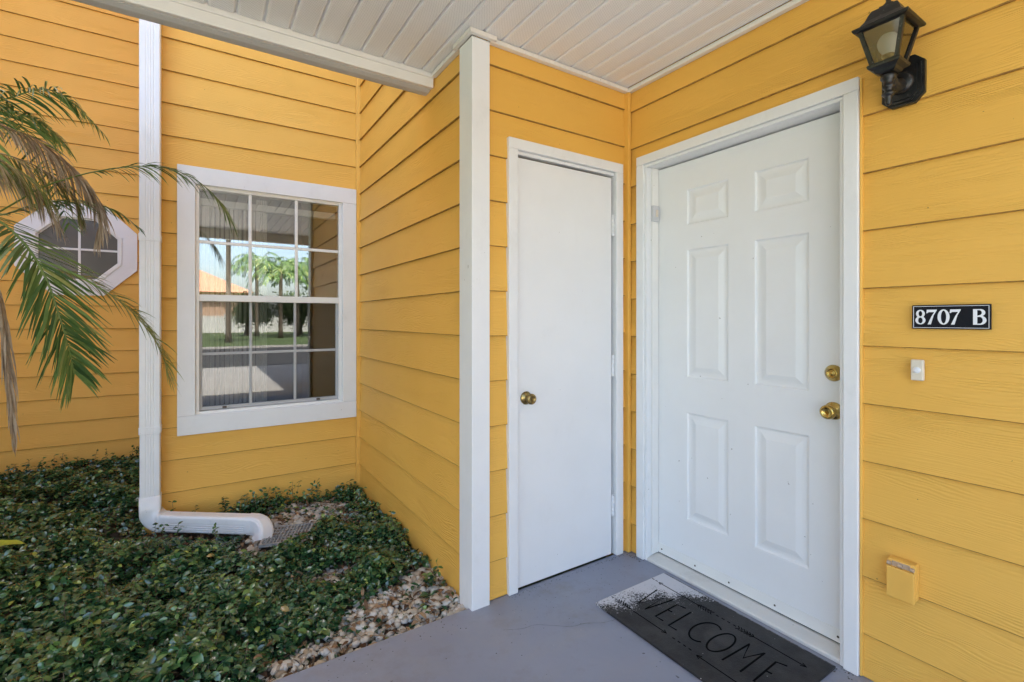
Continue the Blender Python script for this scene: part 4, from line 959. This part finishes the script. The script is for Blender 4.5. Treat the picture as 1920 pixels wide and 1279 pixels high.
# grime and a hairline crack on the slab
mb = MB(); pts = [(-.93, -.20), (-.86, -.235), (-.80, -.245), (-.74, -.29), (-.68, -.335), (-.62, -.35), (-.56, -.385), (-.50, -.40)]
C = catmull([(x, y, FZ+.0006) for x, y in pts], 40); vs = []; fs = []
for i, p in enumerate(C):
    w = .0009*RNG.uniform(.4, 1.1); vs += [(p.x-w*.5, p.y-w, p.z), (p.x+w*.5, p.y+w, p.z)]
    if i: fs.append((2*i-2, 2*i-1, 2*i+1, 2*i))
mb.add(vs, fs); mb.build('crack', 'crack_dark', pav, fixn=False)
gr_ = MB()
def specks(x0, x1, y0, y1, n, smin, smax):
    for q in range(n):
        x, y = RNG.uniform(x0, x1), RNG.uniform(y0, y1); s = RNG.uniform(smin, smax); a = RNG.uniform(0, 6.28); m = 6
        ring_ = [(x+s*RNG.uniform(.5, 1.2)*math.cos(a+k*2*math.pi/m), y+s*RNG.uniform(.4, 1)*math.sin(a+k*2*math.pi/m), FZ+.0006) for k in range(m)]
        gr_.add(ring_+[(x, y, FZ+RNG.uniform(.001, .003))], [(k, (k+1) % m, m) for k in range(m)])
specks(-.80, -.02, -.016-.02, -.0165, 90, .0008, .0035); specks(-.045, -.0175, -.13, -.03, 40, .001, .004); specks(-.06, -.0165, -1.4, -1.04, 110, .001, .005); specks(-.9, -.05, -.35, -.03, 90, .0006, .0022); specks(-1.6, -.1, -1.2, -.05, 70, .0006, .0028); specks(-1.6, -1.0, -.12, -.01, 30, .001, .004)
gr_.build('grit', 'corner_grime', None, fixn=False, kind='stuff', label='dark grit and dirt along the foot of the doors and wall', category='grit')

# ------------------------------------------------------------------ across the road (seen in the window glass)
fence = empty('vinyl_fence', (0, -46, -.12), label='long white vinyl fence across the lawn, reflected in the window', category='fence')
for k in range(24):
    x = -33+k*3.0
    if k == 0:
        p0 = MB().box(x+.07, x+2.93, -46.04, -45.99, .0, 1.55, .01).build('panel', 'white_vinyl', fence); q0 = MB().box(x-.07, x+.07, -46.08, -45.95, -.12, 1.75, .01).build('post', 'white_vinyl', fence)
    else:
        for o in (p0, q0):
            c = o.copy(); COL.objects.link(c); c.location = o.location+Vector((k*3.0, 0, 0))
nh = empty('neighbour_house', (-3.5, -58, -.12), label='peach stucco house with terracotta roof, reflected in the window', category='house')
MB().box(-15, 2.2, -66, -56, -.12, 4.2).build('wall', 'peach_stucco', nh)
mb = MB(); mb.add([(-16, -67, 4.2), (3.2, -67, 4.2), (3.2, -55, 4.2), (-16, -55, 4.2), (-11, -61, 7.0), (-2, -61, 7.0)], [(0, 1, 5, 4), (2, 3, 4, 5), (1, 2, 5), (3, 0, 4), (0, 3, 2, 1)]); mb.build('roof', 'terracotta_roof', nh)
for x in (-9, -4): MB().box(x, x+1.6, -56.05, -55.99, 1.0, 2.6).build('window', 'frosted_grey_glass', nh)
def big_palm(x, y, h, lab, ln=2.4, seed=0):
    t_ = empty('palm_tree', (x, y, -.12), label=lab, category='palm', group='palms across the road')
    MB().lathe([(.20, -.12), (.15, .5), (.13, h*.5), (.12, h), (.05, h+.25)], (x, y, 0), 'z', 10).build('trunk', 'palm_trunk_bark', t_)
    for k in range(22):
        a = rad(k*137.5+seed*31); e = .9-1.4*k/21; d = Vector((math.cos(a), math.sin(a), 0)); o = Vector((x, y, h)); L = ln*(.85+.3*((k*7) % 5)/5)
        pth = [o, o+d*L*.4+Vector((0, 0, L*(.12+e*.38))), o+d*L*.75+Vector((0, 0, L*(.02+e*.35))), o+d*L+Vector((0, 0, L*(-.35+e*.2)))]
        frond_mesh([tuple(p) for p in pth], leaflet=ln*.28, npair=18, droop=.6, width=.07, rw=.03, limp=.3, seed=seed*50+k).build('frond', 'palm_green', t_, fixn=False)
big_palm(3.0, -33, 4.6, 'short palm with full crown near the middle of the window reflection', 2.2, 1)
big_palm(4.6, -36, 5.2, 'palm standing right of the short palm in the window reflection', 2.3, 2)
big_palm(-.55, -27, 7.2, 'tall palm at the left of the window reflection, its crown high', 2.0, 3)
def round_tree(x, y, h, r, lab, n=5000, seed=0):
    rg = np.random.default_rng(seed); t_ = empty('shade_tree', (x, y, -.12), label=lab, category='tree')
    mb = MB(); mb.lathe([(.28, -.12), (.2, .6), (.15, h*.55), (.06, h*.85)], (x, y, 0), 'z', 10)
    for k in range(6):
        a = k*1.05; e_ = Vector((x+math.cos(a)*r*.6, y+math.sin(a)*r*.6, h*.75+.3*(k % 3)))
        mb.sweep([((x, y, h*.45), (1, 0, 0), (0, 1, 0)), (tuple(e_), (1, 0, 0), (0, 1, 0))], lambda i: [((.09, .03)[i]*math.cos(q), (.09, .03)[i]*math.sin(q)) for q in (0, 1.57, 3.14, 4.71)])
    mb.build('trunk', 'palm_trunk_bark', t_)
    cl = np.array([[x+rg.uniform(-.7, .7)*r, y+rg.uniform(-.7, .7)*r, h*.75+rg.uniform(-.35, .5)*r] for _ in range(14)])
    P = cl[rg.integers(0, 14, n)]+rg.normal(0, .22*r, (n, 3)); N = rg.normal(0, 1, (n, 3)); N[:, 2] = np.abs(N[:, 2]); N /= np.linalg.norm(N, axis=1)[:, None]
    V, F = leaf_cloud(P, N, rg.uniform(.12, .26, n), rg.uniform(.08, .14, n), rg.uniform(0, 6.28, n))
    o = mesh_np('crown', V-np.array((x, y, -.12)), F, np.repeat(rg.random(n), 8), 'broadleaf', True); o.parent = t_
round_tree(7.5, -38, 6.0, 2.6, 'leafy shade tree right of the palms in the window reflection', 5000, 4)
big_palm(1.9, -38, 5.6, 'palm left of the short palm in the window reflection', 2.2, 4)
round_tree(1.4, -40, 2.6, 1.7, 'low bushy tree in front of the fence in the window reflection', 4000, 5)
round_tree(-6.5, -30, 5.5, 2.6, 'leafy tree at the far left across the road', 4000, 6)
round_tree(5.6, -41, 2.6, 1.9, 'low shrub mass under the palms in the window reflection', 4000, 7)
